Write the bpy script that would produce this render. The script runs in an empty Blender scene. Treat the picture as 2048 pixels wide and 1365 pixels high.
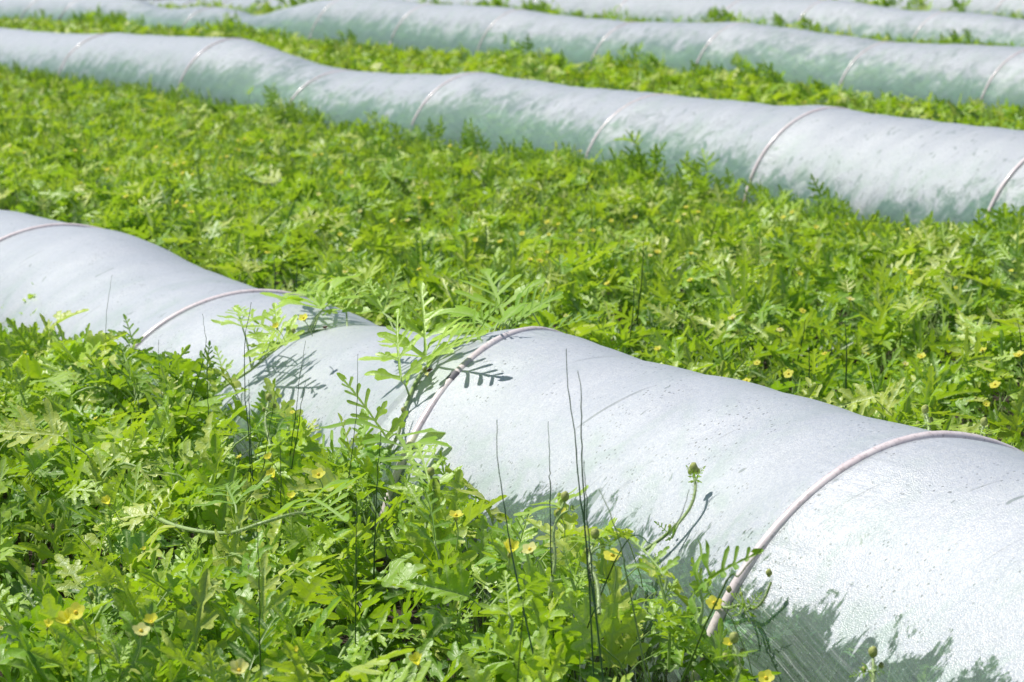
import bpy, math, random
import numpy as np
from mathutils import Vector, geometry

rnd = random.Random(11)
NR = np.random.default_rng(5)
scene = bpy.context.scene
COL = scene.collection

# ------------------------------------------------------------------ camera
F_PX, PITCH, CAM_H = 5046.0, 0.165, 1.384       # focal length in photo pixels (2048 wide)
cam_d = bpy.data.cameras.new('camera')
cam = bpy.data.objects.new('camera', cam_d)
COL.objects.link(cam)
cam_d.sensor_width = 36.0
cam_d.lens = F_PX / 2048 * 36
cam_d.clip_end = 3000
cam_d.clip_start = 0.05
cam.location = (0, 0, CAM_H)
cam.rotation_euler = (math.pi / 2 - PITCH, 0, 0)
cam_d.dof.use_dof = True
cam_d.dof.focus_distance = 4.75
cam_d.dof.aperture_fstop = 9.0
scene.camera = cam
cp, sp_ = math.cos(PITCH), math.sin(PITCH)

# ------------------------------------------------------------------ field frame: s runs along the rows, d across them
TH = 0.473
U = Vector((-math.sin(TH), math.cos(TH), 0))
V = Vector((math.cos(TH), math.sin(TH), 0))
D0, SP, HW, PW = 2.587, 4.305, 0.483, 1.064      # first row, row spacing, tunnel half width, profile power
Un, Vn = np.array(U), np.array(V)

def sd(P):
    return P[0] * U.x + P[1] * U.y, P[0] * V.x + P[1] * V.y

def world(s, d, z=0.0):
    return U * s + V * d + Vector((0, 0, z))

def ray(x, y):
    a, b = (x - 1024) / F_PX, (y - 682.5) / F_PX
    return Vector((a, cp - b * sp_, -sp_ - b * cp))

def on_d(x, y, d):
    r = ray(x, y)
    k = d / (r.x * V.x + r.y * V.y)
    return Vector((r.x * k, r.y * k, CAM_H + r.z * k))

def on_z(x, y, z):
    r = ray(x, y)
    k = (z - CAM_H) / r.z
    return Vector((r.x * k, r.y * k, z))

def zg(s):
    """the field falls away gently toward the far end of the rows"""
    return -0.0006 * np.clip(np.asarray(s, float) - 15.0, 0, 60) ** 2

# ------------------------------------------------------------------ bookkeeping
def tag(o, label=None, cat=None, group=None, kind=None):
    if label: o['label'] = label
    if cat: o['category'] = cat
    if group: o['group'] = group
    if kind: o['kind'] = kind
    return o

def empty(name, loc=(0, 0, 0)):
    o = bpy.data.objects.new(name, None)
    o.empty_display_size = 0.05
    o.location = loc
    COL.objects.link(o)
    return o

def link(name, me, mat=None, parent=None):
    o = bpy.data.objects.new(name, me)
    COL.objects.link(o)
    if mat is not None and not me.materials: me.materials.append(mat)
    if parent is not None:
        o.parent = parent
        o.matrix_parent_inverse = parent.matrix_basis.inverted()
    return o

def mesh_np(name, verts, faces, smooth=True, attrs=None):
    """verts (n,3), faces list of arrays (m,3) or (m,4)"""
    me = bpy.data.meshes.new(name)
    verts = np.asarray(verts, np.float32)
    fs = [np.asarray(f, np.int32) for f in faces if len(f)]
    me.vertices.add(len(verts))
    me.vertices.foreach_set('co', verts.ravel())
    loops = np.concatenate([f.ravel() for f in fs])
    tot = np.concatenate([np.full(len(f), f.shape[1], np.int32) for f in fs])
    start = np.concatenate([[0], np.cumsum(tot)[:-1]]).astype(np.int32)
    me.loops.add(len(loops))
    me.loops.foreach_set('vertex_index', loops)
    me.polygons.add(len(tot))
    me.polygons.foreach_set('loop_start', start)
    me.polygons.foreach_set('loop_total', tot)
    me.polygons.foreach_set('use_smooth', np.full(len(tot), smooth))
    for k, a in (attrs or {}).items():
        a = np.asarray(a, np.float32)
        if a.ndim == 1:
            at = me.attributes.new(k, 'FLOAT', 'POINT'); at.data.foreach_set('value', a)
        else:
            at = me.attributes.new(k, 'FLOAT_VECTOR', 'POINT'); at.data.foreach_set('vector', a.ravel())
    me.update(calc_edges=True)
    me.validate()
    return me

# ------------------------------------------------------------------ node helper
class NT:
    def __init__(self, name):
        self.m = bpy.data.materials.new(name)
        self.m.use_nodes = True
        self.t = self.m.node_tree
        self.t.nodes.clear()
        self.out = self.t.nodes.new('ShaderNodeOutputMaterial')
    def n(self, typ, **kw):
        nd = self.t.nodes.new('ShaderNode' + typ)
        for k, v in kw.items():
            if hasattr(nd, k): setattr(nd, k, v)
        return nd
    def l(self, a, b): self.t.links.new(a, b)
    def setin(self, sock, v):
        if isinstance(v, bpy.types.NodeSocket): self.l(v, sock)
        else: sock.default_value = v
    def math(self, op, a, b=0.0, c=None, clamp=False):
        nd = self.n('Math', operation=op, use_clamp=clamp)
        self.setin(nd.inputs[0], a); self.setin(nd.inputs[1], b)
        if c is not None: self.setin(nd.inputs[2], c)
        return nd.outputs[0]
    def mix(self, f, a, b):
        nd = self.n('Mix', data_type='RGBA')
        self.setin(nd.inputs[0], f); self.setin(nd.inputs[6], a); self.setin(nd.inputs[7], b)
        return nd.outputs[2]
    def noise(self, vec, scale, detail=3, rough=0.55, dist=0.0):
        nd = self.n('TexNoise')
        if vec is not None: self.l(vec, nd.inputs['Vector'])
        nd.inputs['Scale'].default_value = scale; nd.inputs['Detail'].default_value = detail
        nd.inputs['Roughness'].default_value = rough; nd.inputs['Distortion'].default_value = dist
        return nd.outputs['Fac']
    def ramp(self, f, stops, interp='LINEAR'):
        nd = self.n('ValToRGB'); cr = nd.color_ramp; cr.interpolation = interp
        while len(cr.elements) > 1: cr.elements.remove(cr.elements[-1])
        cr.elements[0].position = stops[0][0]; cr.elements[0].color = stops[0][1]
        for p, c in stops[1:]:
            e = cr.elements.new(p); e.color = c
        self.l(f, nd.inputs[0])
        return nd.outputs[0]
    def rng(self, f, a, b, c=0.0, d=1.0, smooth=True):
        nd = self.n('MapRange', interpolation_type='SMOOTHSTEP' if smooth else 'LINEAR')
        self.setin(nd.inputs[0], f)
        for i, v in enumerate((a, b, c, d)): self.setin(nd.inputs[i + 1], v)
        return nd.outputs[0]
    def attr(self, name): return self.n('Attribute', attribute_name=name)
    def comb(self, x, y, z):
        nd = self.n('CombineXYZ')
        for i, v in enumerate((x, y, z)): self.setin(nd.inputs[i], v)
        return nd.outputs[0]
    def bump(self, h, strength, dist):
        nd = self.n('Bump'); self.l(h, nd.inputs['Height'])
        nd.inputs['Strength'].default_value = strength; nd.inputs['Distance'].default_value = dist
        return nd.outputs[0]
    def sepx(self, v):
        nd = self.n('SeparateXYZ'); self.l(v, nd.inputs[0]); return nd.outputs

def C4(r, g, b): return (r, g, b, 1)

def leaf_material(name, stops, trans=0.31, tcol=(0.68, 1.0, 0.02), gloss=0.5):
    t = NT(name)
    vein, tint, lc = t.attr('vein').outputs['Fac'], t.attr('tint').outputs['Fac'], t.attr('lc').outputs['Vector']
    base = t.ramp(tint, stops)
    n1 = t.noise(lc, 9, 3)
    base = t.mix(t.math('MULTIPLY', t.rng(n1, 0.4, 0.75), 0.45), base, t.mix(0.5, base, C4(0.02, 0.09, 0.01)))
    # crinkled cells between the fine veins
    vo = t.n('TexVoronoi', feature='DISTANCE_TO_EDGE'); t.l(lc, vo.inputs['Vector']); vo.inputs['Scale'].default_value = 14
    cell = t.rng(vo.outputs['Distance'], 0.0, 0.16)
    vf = t.math('POWER', vein, 3.0)
    base = t.mix(t.math('MULTIPLY', t.math('SUBTRACT', 1.0, cell), 0.16), base, C4(0.24, 0.40, 0.10))
    col = t.mix(t.math('MULTIPLY', vf, 0.75), base, C4(0.44, 0.58, 0.24))
    hgt = t.math('ADD', t.math('MULTIPLY', cell, 0.6), t.math('MULTIPLY', t.noise(lc, 26, 2), 0.5))
    b = t.bump(hgt, 0.22, 0.0028)
    pr = t.n('BsdfPrincipled')
    t.l(col, pr.inputs['Base Color']); t.l(b, pr.inputs['Normal'])
    pr.inputs['Roughness'].default_value = 0.41
    pr.inputs['Specular IOR Level'].default_value = gloss
    pr.inputs['Sheen Weight'].default_value = 0.05
    pr.inputs['Sheen Roughness'].default_value = 0.5
    tr = t.n('BsdfTranslucent'); t.l(b, tr.inputs['Normal'])
    tc = t.mix(t.math('MULTIPLY', tint, 0.8), C4(tcol[0] * .7, tcol[1] * .9, tcol[2]), C4(tcol[0] * 1.2, tcol[1] * 1.08, tcol[2] * 1.2))
    tc = t.mix(t.math('MULTIPLY', vf, 0.6), tc, C4(0.50, 0.66, 0.14))
    t.l(tc, tr.inputs['Color'])
    mx = t.n('MixShader'); mx.inputs[0].default_value = trans
    t.l(pr.outputs[0], mx.inputs[1]); t.l(tr.outputs[0], mx.inputs[2])
    t.l(mx.outputs[0], t.out.inputs[0])
    return t.m

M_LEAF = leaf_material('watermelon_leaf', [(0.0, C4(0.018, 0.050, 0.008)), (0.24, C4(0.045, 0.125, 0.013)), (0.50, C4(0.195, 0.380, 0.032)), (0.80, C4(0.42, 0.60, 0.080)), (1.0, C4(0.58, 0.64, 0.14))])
M_LEAF_IN = leaf_material('sheltered_leaf_brightened', [(0.0, C4(0.14, 0.36, 0.14)), (0.5, C4(0.32, 0.64, 0.26)), (1.0, C4(0.52, 0.76, 0.28))], trans=0.35)  # leaf colour raised to stand for light missing inside the tunnels
M_STEM = leaf_material('hairy_vine_stem', [(0.0, C4(0.24, 0.36, 0.12)), (1.0, C4(0.34, 0.45, 0.18))], trans=0.12)

def simple(name, col, rough=0.5, spec=0.5, trans=0.0, nscale=60, var=0.3, bump=0.0, bd=0.001):
    t = NT(name)
    tc = t.n('TexCoord').outputs['Object']
    n = t.noise(tc, nscale, 4)
    c = t.mix(t.math('MULTIPLY', n, var * 2), C4(*col), C4(*[v * 0.45 for v in col]))
    pr = t.n('BsdfPrincipled'); t.l(c, pr.inputs['Base Color'])
    pr.inputs['Roughness'].default_value = rough; pr.inputs['Specular IOR Level'].default_value = spec
    if bump: t.l(t.bump(n, bump, bd), pr.inputs['Normal'])
    if trans:
        tr = t.n('BsdfTranslucent'); t.l(c, tr.inputs[0])
        mx = t.n('MixShader'); mx.inputs[0].default_value = trans
        t.l(pr.outputs[0], mx.inputs[1]); t.l(tr.outputs[0], mx.inputs[2]); t.l(mx.outputs[0], t.out.inputs[0])
    else: t.l(pr.outputs[0], t.out.inputs[0])
    return t.m

M_PETAL = simple('yellow_petal', (1.0, 0.96, 0.14), 0.5, 0.3, 0.55, 200, 0.04)
M_PALE = simple('pale_yellow_petal', (1.0, 0.97, 0.42), 0.5, 0.3, 0.55, 200, 0.04)
M_CENTRE = simple('flower_centre', (0.95, 0.72, 0.08), 0.7, 0.2)
M_BUD = simple('hairy_bud', (0.58, 0.64, 0.22), 0.7, 0.2, 0.15, 300, 0.4, 0.6, 0.002)
M_RUSH = simple('dark_green_rush', (0.035, 0.105, 0.035), 0.42, 0.5, 0.0, 150, 0.4)
M_RUSH2 = simple('green_rush', (0.10, 0.20, 0.03), 0.45, 0.5, 0.0, 150, 0.4)
M_BUG = simple('brown_beetle_shell', (0.10, 0.035, 0.012), 0.3, 0.6)
M_CLIP = simple('grey_tape', (0.16, 0.15, 0.18), 0.5, 0.4)
M_HAIR = simple('stem_hair', (0.75, 0.80, 0.55), 0.6, 0.3, 0.4)

def hoop_material():
    t = NT('pinkish_hoop_pole')
    tc = t.n('TexCoord').outputs['Object']
    n = t.noise(tc, 18, 4); n2 = t.noise(tc, 140, 3)
    c = t.mix(t.rng(n, 0.3, 0.7), C4(0.86, 0.78, 0.79), C4(0.74, 0.64, 0.66))
    c = t.mix(t.math('MULTIPLY', t.rng(n2, 0.5, 0.75), 0.5), c, C4(0.30, 0.24, 0.24))
    z = t.sepx(tc)[2]
    c = t.mix(t.rng(z, 0.16, 0.02), c, C4(0.20, 0.13, 0.11))
    pr = t.n('BsdfPrincipled'); t.l(c, pr.inputs['Base Color'])
    pr.inputs['Roughness'].default_value = 0.35; pr.inputs['Coat Weight'].default_value = 0.5; pr.inputs['Coat Roughness'].default_value = 0.15
    t.l(t.bump(n2, 0.3, 0.001), pr.inputs['Normal'])
    t.l(pr.outputs[0], t.out.inputs[0])
    return t.m
M_HOOP = hoop_material()

def film_material(name, soft, haze, floor, amp, blotch, an, teal):
    """Condensation-covered polythene: misted white above, washed clear in ragged runs near the ground."""
    t = NT(name)
    a = t.attr('film').outputs['Vector']          # (s in metres, arc metres from near base, height in metres)
    s, arc, hz = t.sepx(a)
    hd = t.attr('hoop_dist').outputs['Fac']
    cl = t.attr('clear_line').outputs['Fac']
    def ns(sx, ax, z, det=3, ro=.55, di=0.0, sl=0.0):
        u = t.math('ADD', t.math('MULTIPLY', s, sx), t.math('MULTIPLY', arc, sl)) if sl else t.math('MULTIPLY', s, sx)
        return t.noise(t.comb(u, t.math('MULTIPLY', arc, ax), z), 1.0, det, ro, di)
    run = ns(13 * an[0], 8.5 * an[1], 0.0, an[2], .70, 1.0, 3.0)
    big = ns(2.6, 3.0, 3.0)
    fine = ns(80, 36, 0.0, 4, .6)
    e = t.math('ADD', cl, t.math('MULTIPLY', t.math('SUBTRACT', run, 0.5), 0.45 * amp))
    e = t.math('ADD', e, t.math('MULTIPLY', t.math('SUBTRACT', big, 0.5), 0.22 * amp))
    e = t.math('ADD', e, t.math('MULTIPLY', t.math('SUBTRACT', fine, 0.5), 0.10))
    mist = t.rng(e, -soft, soft)
    # thin washed rivulets running down the slope
    riv = ns(30, 2.0, 9.0, 3, .5, .35, 9.0)
    rivm = t.math('MULTIPLY', t.rng(riv, 0.66, 0.71), t.rng(ns(5, 4, 4.0), .42, .55))
    spk = ns(150, 80, 1.0, 3, .7)
    spkm = t.math('MULTIPLY', t.rng(spk, 0.63, 0.69), t.rng(hz, 0.46, 0.2, 0.2, 1.0))
    # dry patches where leaves press against the plastic
    bl = ns(24, 15, 5.0, 2, .5, .8)
    blm = t.rng(bl, 0.70 - blotch, 0.73 - blotch)
    hole = t.math('MAXIMUM', t.math('MAXIMUM', t.math('MULTIPLY', rivm, 0.45), t.math('MULTIPLY', spkm, 0.5)), t.math('MULTIPLY', blm, 0.5))
    hole = t.math('MAXIMUM', hole, t.math('MULTIPLY', t.rng(hd, 0.024, 0.012), 0.35))
    mist = t.math('MULTIPLY', mist, t.math('SUBTRACT', 1.0, hole))
    # droplets
    dv = t.n('TexVoronoi'); t.l(t.comb(t.math('MULTIPLY', s, 330.0), t.math('MULTIPLY', arc, 330.0), 0.0), dv.inputs['Vector'])
    dv.inputs['Scale'].default_value = 1.0
    drop = t.rng(dv.outputs['Distance'], 0.15, 0.6, 1.0, 0.0)
    rc = t.sepx(dv.outputs['Color'])[0]
    soft_n = ns(7, 6, 7.0, 4, .6)
    cover = t.math('MULTIPLY_ADD', mist, haze - floor, floor)
    cover = t.math('MULTIPLY', cover, t.math('MULTIPLY_ADD', rc, 0.10, 0.92))
    cover = t.math('MULTIPLY', cover, t.math('MULTIPLY_ADD', soft_n, 0.20, 0.90), clamp=True)
    cover = t.math('MAXIMUM', cover, t.math('MULTIPLY', t.math('MULTIPLY', drop, t.rng(rc, 0.75, 0.95)), 0.45))
    wr = t.noise(t.comb(t.math('MULTIPLY', s, 1.8), t.math('ADD', t.math('MULTIPLY', arc, 55.0), t.math('MULTIPLY', s, -16.0)), 2.0), 1.0, 4, 0.6, 0.3)
    wrm = t.rng(cl, 0.03, -0.08)
    wl = t.rng(wr, 0.50, 0.66)
    cover = t.math('MAXIMUM', cover, t.math('MULTIPLY', t.math('MULTIPLY', wl, wrm), 0.32))
    hgt = t.math('ADD', t.math('MULTIPLY', drop, t.math('MULTIPLY_ADD', mist, 0.8, 0.2)), t.math('MULTIPLY', wr, t.math('MULTIPLY', wrm, 8.0)))
    hgt = t.math('ADD', hgt, t.math('MULTIPLY', ns(30, 22, 8.0, 3), 1.2))
    near_h = t.rng(hd, 0.22, 0.0)
    hgt = t.math('ADD', hgt, t.math('MULTIPLY', t.math('MULTIPLY', ns(3, 34, 15.0, 3, .5, .2, 5.0), near_h), 9.0))
    hgt = t.math('ADD', hgt, t.math('MULTIPLY', ns(9, 2.2, 17.0, 3, .5, .5, 4.0), 7.0))
    bmp = t.bump(hgt, 0.42, 0.0014)
    dw = t.n('TexVoronoi'); t.l(t.comb(t.math('MULTIPLY', s, 150.0), t.math('MULTIPLY', arc, 130.0), 4.0), dw.inputs['Vector'])
    dw.inputs['Scale'].default_value = 1.0; dw.inputs['Randomness'].default_value = 1.0
    wc = t.sepx(dw.outputs['Color'])[1]
    dot = t.math('MULTIPLY', t.rng(dw.outputs['Distance'], 0.46, 0.30), t.rng(wc, 0.84, 0.92))
    dot = t.math('MULTIPLY', dot, t.rng(ns(6, 6, 12.0), .42, .62, .15, 1.0))
    cover = t.math('MULTIPLY', cover, t.math('MULTIPLY_ADD', dot, -0.65, 1.0))
    cover = t.math('MULTIPLY', cover, t.math('MULTIPLY_ADD', wc, 0.08, 0.94), clamp=True)
    glint = t.math('MULTIPLY', t.rng(dw.outputs['Distance'], 0.30, 0.10), t.rng(wc, 0.12, 0.06))  # droplet sparkle painted as whiter specks in the film colour
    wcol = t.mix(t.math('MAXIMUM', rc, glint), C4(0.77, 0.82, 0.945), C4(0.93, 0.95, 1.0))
    ghost = t.math('MULTIPLY', t.rng(ns(7, 6, 21.0, 4, .6, .8), .46, .66), t.rng(cl, 0.30, 0.0, 0.0, 0.75))  # green of the plants behind, painted into the film as soft blotches
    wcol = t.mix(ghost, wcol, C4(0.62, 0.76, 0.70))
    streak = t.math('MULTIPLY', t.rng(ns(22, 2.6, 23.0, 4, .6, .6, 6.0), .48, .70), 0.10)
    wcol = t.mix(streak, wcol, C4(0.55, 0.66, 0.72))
    wcol = t.mix(t.rng(mist, 0.0, 0.75), C4(*teal), wcol)  # green reflection painted into the colour where the mist is thin
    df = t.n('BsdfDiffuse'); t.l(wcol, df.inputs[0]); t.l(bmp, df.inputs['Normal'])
    tl = t.n('BsdfTranslucent'); tl.inputs[0].default_value = C4(0.95, 0.98, 1.0)
    m1 = t.n('MixShader'); m1.inputs[0].default_value = 0.30
    t.l(df.outputs[0], m1.inputs[1]); t.l(tl.outputs[0], m1.inputs[2])
    tp = t.n('BsdfTransparent'); tp.inputs[0].default_value = C4(0.88, 0.99, 0.96)
    m2 = t.n('MixShader'); t.l(cover, m2.inputs[0]); t.l(tp.outputs[0], m2.inputs[1]); t.l(m1.outputs[0], m2.inputs[2])
    gl = t.n('BsdfGlossy'); gl.inputs['Roughness'].default_value = 0.34; t.l(bmp, gl.inputs['Normal'])
    gl.inputs[0].default_value = C4(0.95, 0.97, 1.0)
    lw = t.n('LayerWeight'); lw.inputs[0].default_value = 0.42; t.l(bmp, lw.inputs['Normal'])
    g = t.math('MULTIPLY_ADD', lw.outputs['Fresnel'], 0.9, 0.02, clamp=True)
    m3 = t.n('MixShader'); t.l(g, m3.inputs[0])
    t.l(m2.outputs[0], m3.inputs[1]); t.l(gl.outputs[0], m3.inputs[2])
    t.l(m3.outputs[0], t.out.inputs[0])
    return t.m
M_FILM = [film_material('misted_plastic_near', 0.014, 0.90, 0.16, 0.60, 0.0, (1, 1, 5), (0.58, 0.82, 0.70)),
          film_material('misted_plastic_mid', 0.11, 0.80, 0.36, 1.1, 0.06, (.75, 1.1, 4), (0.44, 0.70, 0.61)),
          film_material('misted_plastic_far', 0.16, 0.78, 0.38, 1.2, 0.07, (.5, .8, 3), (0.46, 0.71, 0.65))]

def soil_material():
    t = NT('dark_field_soil')
    tc = t.n('TexCoord').outputs['Object']
    n = t.noise(tc, 9, 6, 0.7); n2 = t.noise(tc, 60, 4, 0.7)
    c = t.ramp(n, [(0.3, C4(0.020, 0.014, 0.009)), (0.7, C4(0.060, 0.042, 0.026))])
    c = t.mix(t.rng(n2, 0.62, 0.75), c, C4(0.16, 0.12, 0.07))
    pr = t.n('BsdfPrincipled'); t.l(c, pr.inputs['Base Color']); pr.inputs['Roughness'].default_value = 0.95
    t.l(t.bump(n2, 0.8, 0.01), pr.inputs['Normal'])
    t.l(pr.outputs[0], t.out.inputs[0])
    return t.m
M_SOIL = soil_material()

# ------------------------------------------------------------------ leaf shapes
def lobe_pts(L, w, lod, sub, j):
    """half-outline of one lobe in (along, across) coordinates, lower side then upper side"""
    if lod == 0:
        a = [(0.0, -0.9), (0.22, -0.75)]
        if sub: a += [(0.36, -1.5), (0.47, -2.35), (0.58, -2.45), (0.66, -1.8), (0.64, -0.95)]
        a += [(0.78, -1.05), (0.92, -0.9), (1.0, -0.45), (1.03, 0.0), (1.0, 0.5), (0.90, 0.95), (0.76, 1.0)]
        if sub: a += [(0.62, 0.85), (0.64, 1.6), (0.55, 2.1), (0.44, 2.0), (0.36, 1.2)]
        a += [(0.22, 0.7), (0.05, 0.8)]
    elif lod == 1:
        a = [(0.1, -0.8)]
        if sub: a += [(0.5, -2.1), (0.62, -0.9)]
        a += [(0.85, -0.9), (1.03, 0.0), (0.85, 0.95)]
        if sub: a += [(0.6, 0.8), (0.5, 1.8)]
        a += [(0.15, 0.7)]
    else:
        a = [(0.1, -1.1), (0.7, -1.7), (1.0, 0.0), (0.65, 1.5)]
    return [(p * L * (1 + j.uniform(-.03, .03)), q * w * (1 + j.uniform(-.15, .15))) for p, q in a]

def make_leaf(seed, lod, broad, fern=False):
    j = random.Random(seed)
    wf = 1.12 if broad else 0.88
    m0 = 0.068 if broad else 0.034
    if fern: wf, m0 = 0.74, 0.016
    out = []; veins = [((0, 0), (0, 0.97))]
    sides = []
    for sg in (1, -1):
        lobes = [(0.06, 98, 0.22, 0.036, False), (0.12, 66, 0.50, 0.050, True), (0.34, 56, 0.42, 0.046, True), (0.57, 47, 0.27, 0.036, lod == 0), (0.75, 40, 0.15, 0.026, False)]
        if lod == 2: lobes = lobes[1:4]
        if fern: lobes = [(0.02, 66, 0.50, 0.044, True), (0.27, 58, 0.30, 0.036, True), (0.46, 52, 0.22, 0.034, False), (0.62, 48, 0.17, 0.030, False), (0.76, 42, 0.12, 0.024, False)]
        pts = [(sg * 0.014, 0.0)]
        for (t0, ang, L, w, sub) in lobes:
            t0 += j.uniform(-.02, .02); an = math.radians(ang + j.uniform(-9, 9)); L *= j.uniform(.82, 1.12)
            if broad: L *= 0.9
            ax = (math.sin(an), math.cos(an)); nx = (-math.cos(an), math.sin(an))
            for (p, q) in lobe_pts(L, w * wf, lod, sub, j):
                x = ax[0] * p + nx[0] * q; y = t0 + ax[1] * p + nx[1] * q
                x = max(x, m0 * 0.7)
                pts.append((sg * x, y))
            pts.append((sg * m0 * j.uniform(.9, 1.2), t0 + 0.105 + 0.02 * (L > .3)))
            veins.append(((0, t0 - 0.0), (sg * ax[0] * L * .9, t0 + ax[1] * L * .9)))
        w = 0.055 * wf
        if lod < 2: pts += [(sg * w * .8, 0.86), (sg * w * 1.0, 0.92), (sg * w * .55, 0.985)]
        else: pts += [(sg * w, 0.9)]
        sides.append(pts)
    poly = sides[0] + [(0, 1.0)] + sides[1][::-1]
    # keep the outline monotone enough not to cross itself
    P = [Vector((x, y)) for x, y in poly]
    n = len(P)
    extra = []; edges = []
    for k, (a, b) in enumerate(veins):
        if lod == 2 and k > 0: continue
        steps = (9 if k == 0 else 4) if lod == 0 else ((4 if k == 0 else 1) if lod == 1 else 2)
        idx = []
        for i in range(steps + 1):
            f = 0.02 + 0.96 * i / steps if k == 0 else (i + 0.35) / (steps + 0.35)
            idx.append(n + len(extra)); extra.append(Vector((a[0] + (b[0] - a[0]) * f, a[1] + (b[1] - a[1]) * f)))
        edges += list(zip(idx[:-1], idx[1:]))
    if lod == 0:
        for k, (a, b) in enumerate(veins[1:]):
            pass
    res = geometry.delaunay_2d_cdt(P + extra, edges, [list(range(n))], 1, 1e-5)
    vs, _, fs = res[0], res[1], res[2]
    vs = np.array([(v.x, v.y) for v in vs]); fs = np.array([f for f in fs if len(f) == 3])
    # vein weight
    vein = np.zeros(len(vs)); axd = np.full(len(vs), 9.0)
    for (a, b) in veins:
        a = np.array(a, float); b = np.array(b, float); ab = b - a
        tt = np.clip(((vs - a) @ ab) / (ab @ ab), 0, 1)
        dd = np.hypot(*(vs - a - tt[:, None] * ab).T)
        axd = np.minimum(axd, dd)
    vein = np.clip(1 - axd / 0.022, 0, 1)
    vein[axd < 1e-3] = 1.0
    x, y = vs[:, 0].copy(), vs[:, 1].copy()
    fold = j.uniform(0.25, 0.85); droop = j.uniform(0.1, 0.5); lobd = j.uniform(0.3, 1.1)
    ax = np.abs(x)
    z = fold * ax - lobd * ax ** 2 * 1.6 - droop * (y ** 2) * 0.7
    z += 0.035 * np.sin(9 * y + j.uniform(0, 6)) * ax / 0.3 + 0.03 * np.sin(14 * ax + 5 * y + j.uniform(0, 6)) * np.clip(ax * 4, 0, 1)
    z += np.minimum(axd, 0.05) * 0.55
    tw = j.uniform(-0.35, 0.35) * y
    x2 = x * np.cos(tw) - z * np.sin(tw); z2 = x * np.sin(tw) + z * np.cos(tw)
    v3 = np.stack([x2 * 0.97, y, z2], 1)
    # orient faces upward
    a, b, c = v3[fs[:, 0]], v3[fs[:, 1]], v3[fs[:, 2]]
    nz = np.cross(b - a, c - a)[:, 2]
    fs[nz < 0] = fs[nz < 0][:, ::-1]
    return dict(v=v3, f=fs, vein=vein, lc=np.stack([vs[:, 0], vs[:, 1], np.zeros(len(vs))], 1))

LEAVES = {lod: [make_leaf(100 * lod + i, lod, i % 2 == 1) for i in range(10 if lod == 0 else 8)] for lod in (0, 1, 2)}
LEAVES[3] = [make_leaf(700 + i, 0, False, True) for i in range(6)]
LEAVES[0] += LEAVES[3][:1]

def norm(a): return a / np.maximum(np.linalg.norm(a, axis=-1, keepdims=True), 1e-9)

class Bulk:
    """collects leaves and stems as arrays and writes them out as one mesh"""
    def __init__(self): self.v, self.f, self.vein, self.tint, self.lc, self.n = [], [], [], [], [], 0
    def leaves(self, lod, pos, tipdir, up, scale, tint, zr=(0.35, 1.5)):
        pos, tipdir, up = np.atleast_2d(pos), norm(np.atleast_2d(tipdir)), np.atleast_2d(up)
        N = len(pos); scale = np.broadcast_to(scale, (N,)); tint = np.broadcast_to(tint, (N,))
        xa = norm(np.cross(tipdir, up)); za = np.cross(xa, tipdir)
        which = NR.integers(0, len(LEAVES[lod]), N)
        for k, L in enumerate(LEAVES[lod]):
            ii = np.where(which == k)[0]
            if not len(ii): continue
            lv = L['v'][None] * scale[ii, None, None]
            mir = np.where(NR.random(len(ii)) < .5, -1.0, 1.0)
            zs = NR.uniform(zr[0], zr[1], len(ii))[:, None, None]
            P = pos[ii, None] + lv[..., 0:1] * xa[ii, None] * mir[:, None, None] + lv[..., 1:2] * tipdir[ii, None] + lv[..., 2:3] * za[ii, None] * zs
            nv = len(L['v'])
            off = self.n + np.arange(len(ii)) * nv
            F = L['f'][None] + off[:, None, None]
            self.v.append(P.reshape(-1, 3)); self.f.append(F.reshape(-1, 3)); self.vein.append(np.tile(L['vein'], len(ii)))
            self.tint.append(np.repeat(tint[ii], nv))
            lc = np.tile(L['lc'], (len(ii), 1)); lc[:, 2] = np.repeat(NR.uniform(0, 50, len(ii)), nv)
            self.lc.append(lc); self.n += nv * len(ii)
    def tubes(self, paths, radii, sides=3, tint=0.5, vein=1.0):
        paths = np.asarray(paths, float)            # N,K,3
        N, K, _ = paths.shape
        radii = np.broadcast_to(radii, (N, K))
        tg = norm(np.gradient(paths, axis=1))
        ref = np.broadcast_to(np.array([0.31, 0.17, 0.93]), tg.shape)
        a = norm(np.cross(tg, ref)); b = np.cross(tg, a)
        an = np.arange(sides) * 2 * np.pi / sides
        ring = a[:, :, None] * np.cos(an)[None, None, :, None] + b[:, :, None] * np.sin(an)[None, None, :, None]
        P = paths[:, :, None] + ring * radii[:, :, None, None]
        idx = np.arange(K * sides).reshape(K, sides)
        q = np.stack([idx[:-1], np.roll(idx[:-1], -1, 1), np.roll(idx[1:], -1, 1), idx[1:]], -1).reshape(-1, 4)
        tri = np.concatenate([q[:, [0, 1, 2]], q[:, [0, 2, 3]]])
        F = tri[None] + (self.n + np.arange(N) * K * sides)[:, None, None]
        cnt = N * K * sides
        self.v.append(P.reshape(-1, 3)); self.f.append(F.reshape(-1, 3))
        self.vein.append(np.full(cnt, vein)); self.tint.append(np.broadcast_to(np.asarray(tint, float).reshape(-1, 1) if np.ndim(tint) else tint, (N, K * sides)).reshape(-1) if np.ndim(tint) else np.full(cnt, tint))
        lc = P.reshape(-1, 3) * 6
        self.lc.append(lc); self.n += cnt
    def mesh(self, name):
        return mesh_np(name, np.concatenate(self.v), [np.concatenate(self.f)], True,
                       dict(vein=np.concatenate(self.vein), tint=np.concatenate(self.tint), lc=np.concatenate(self.lc)))

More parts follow.
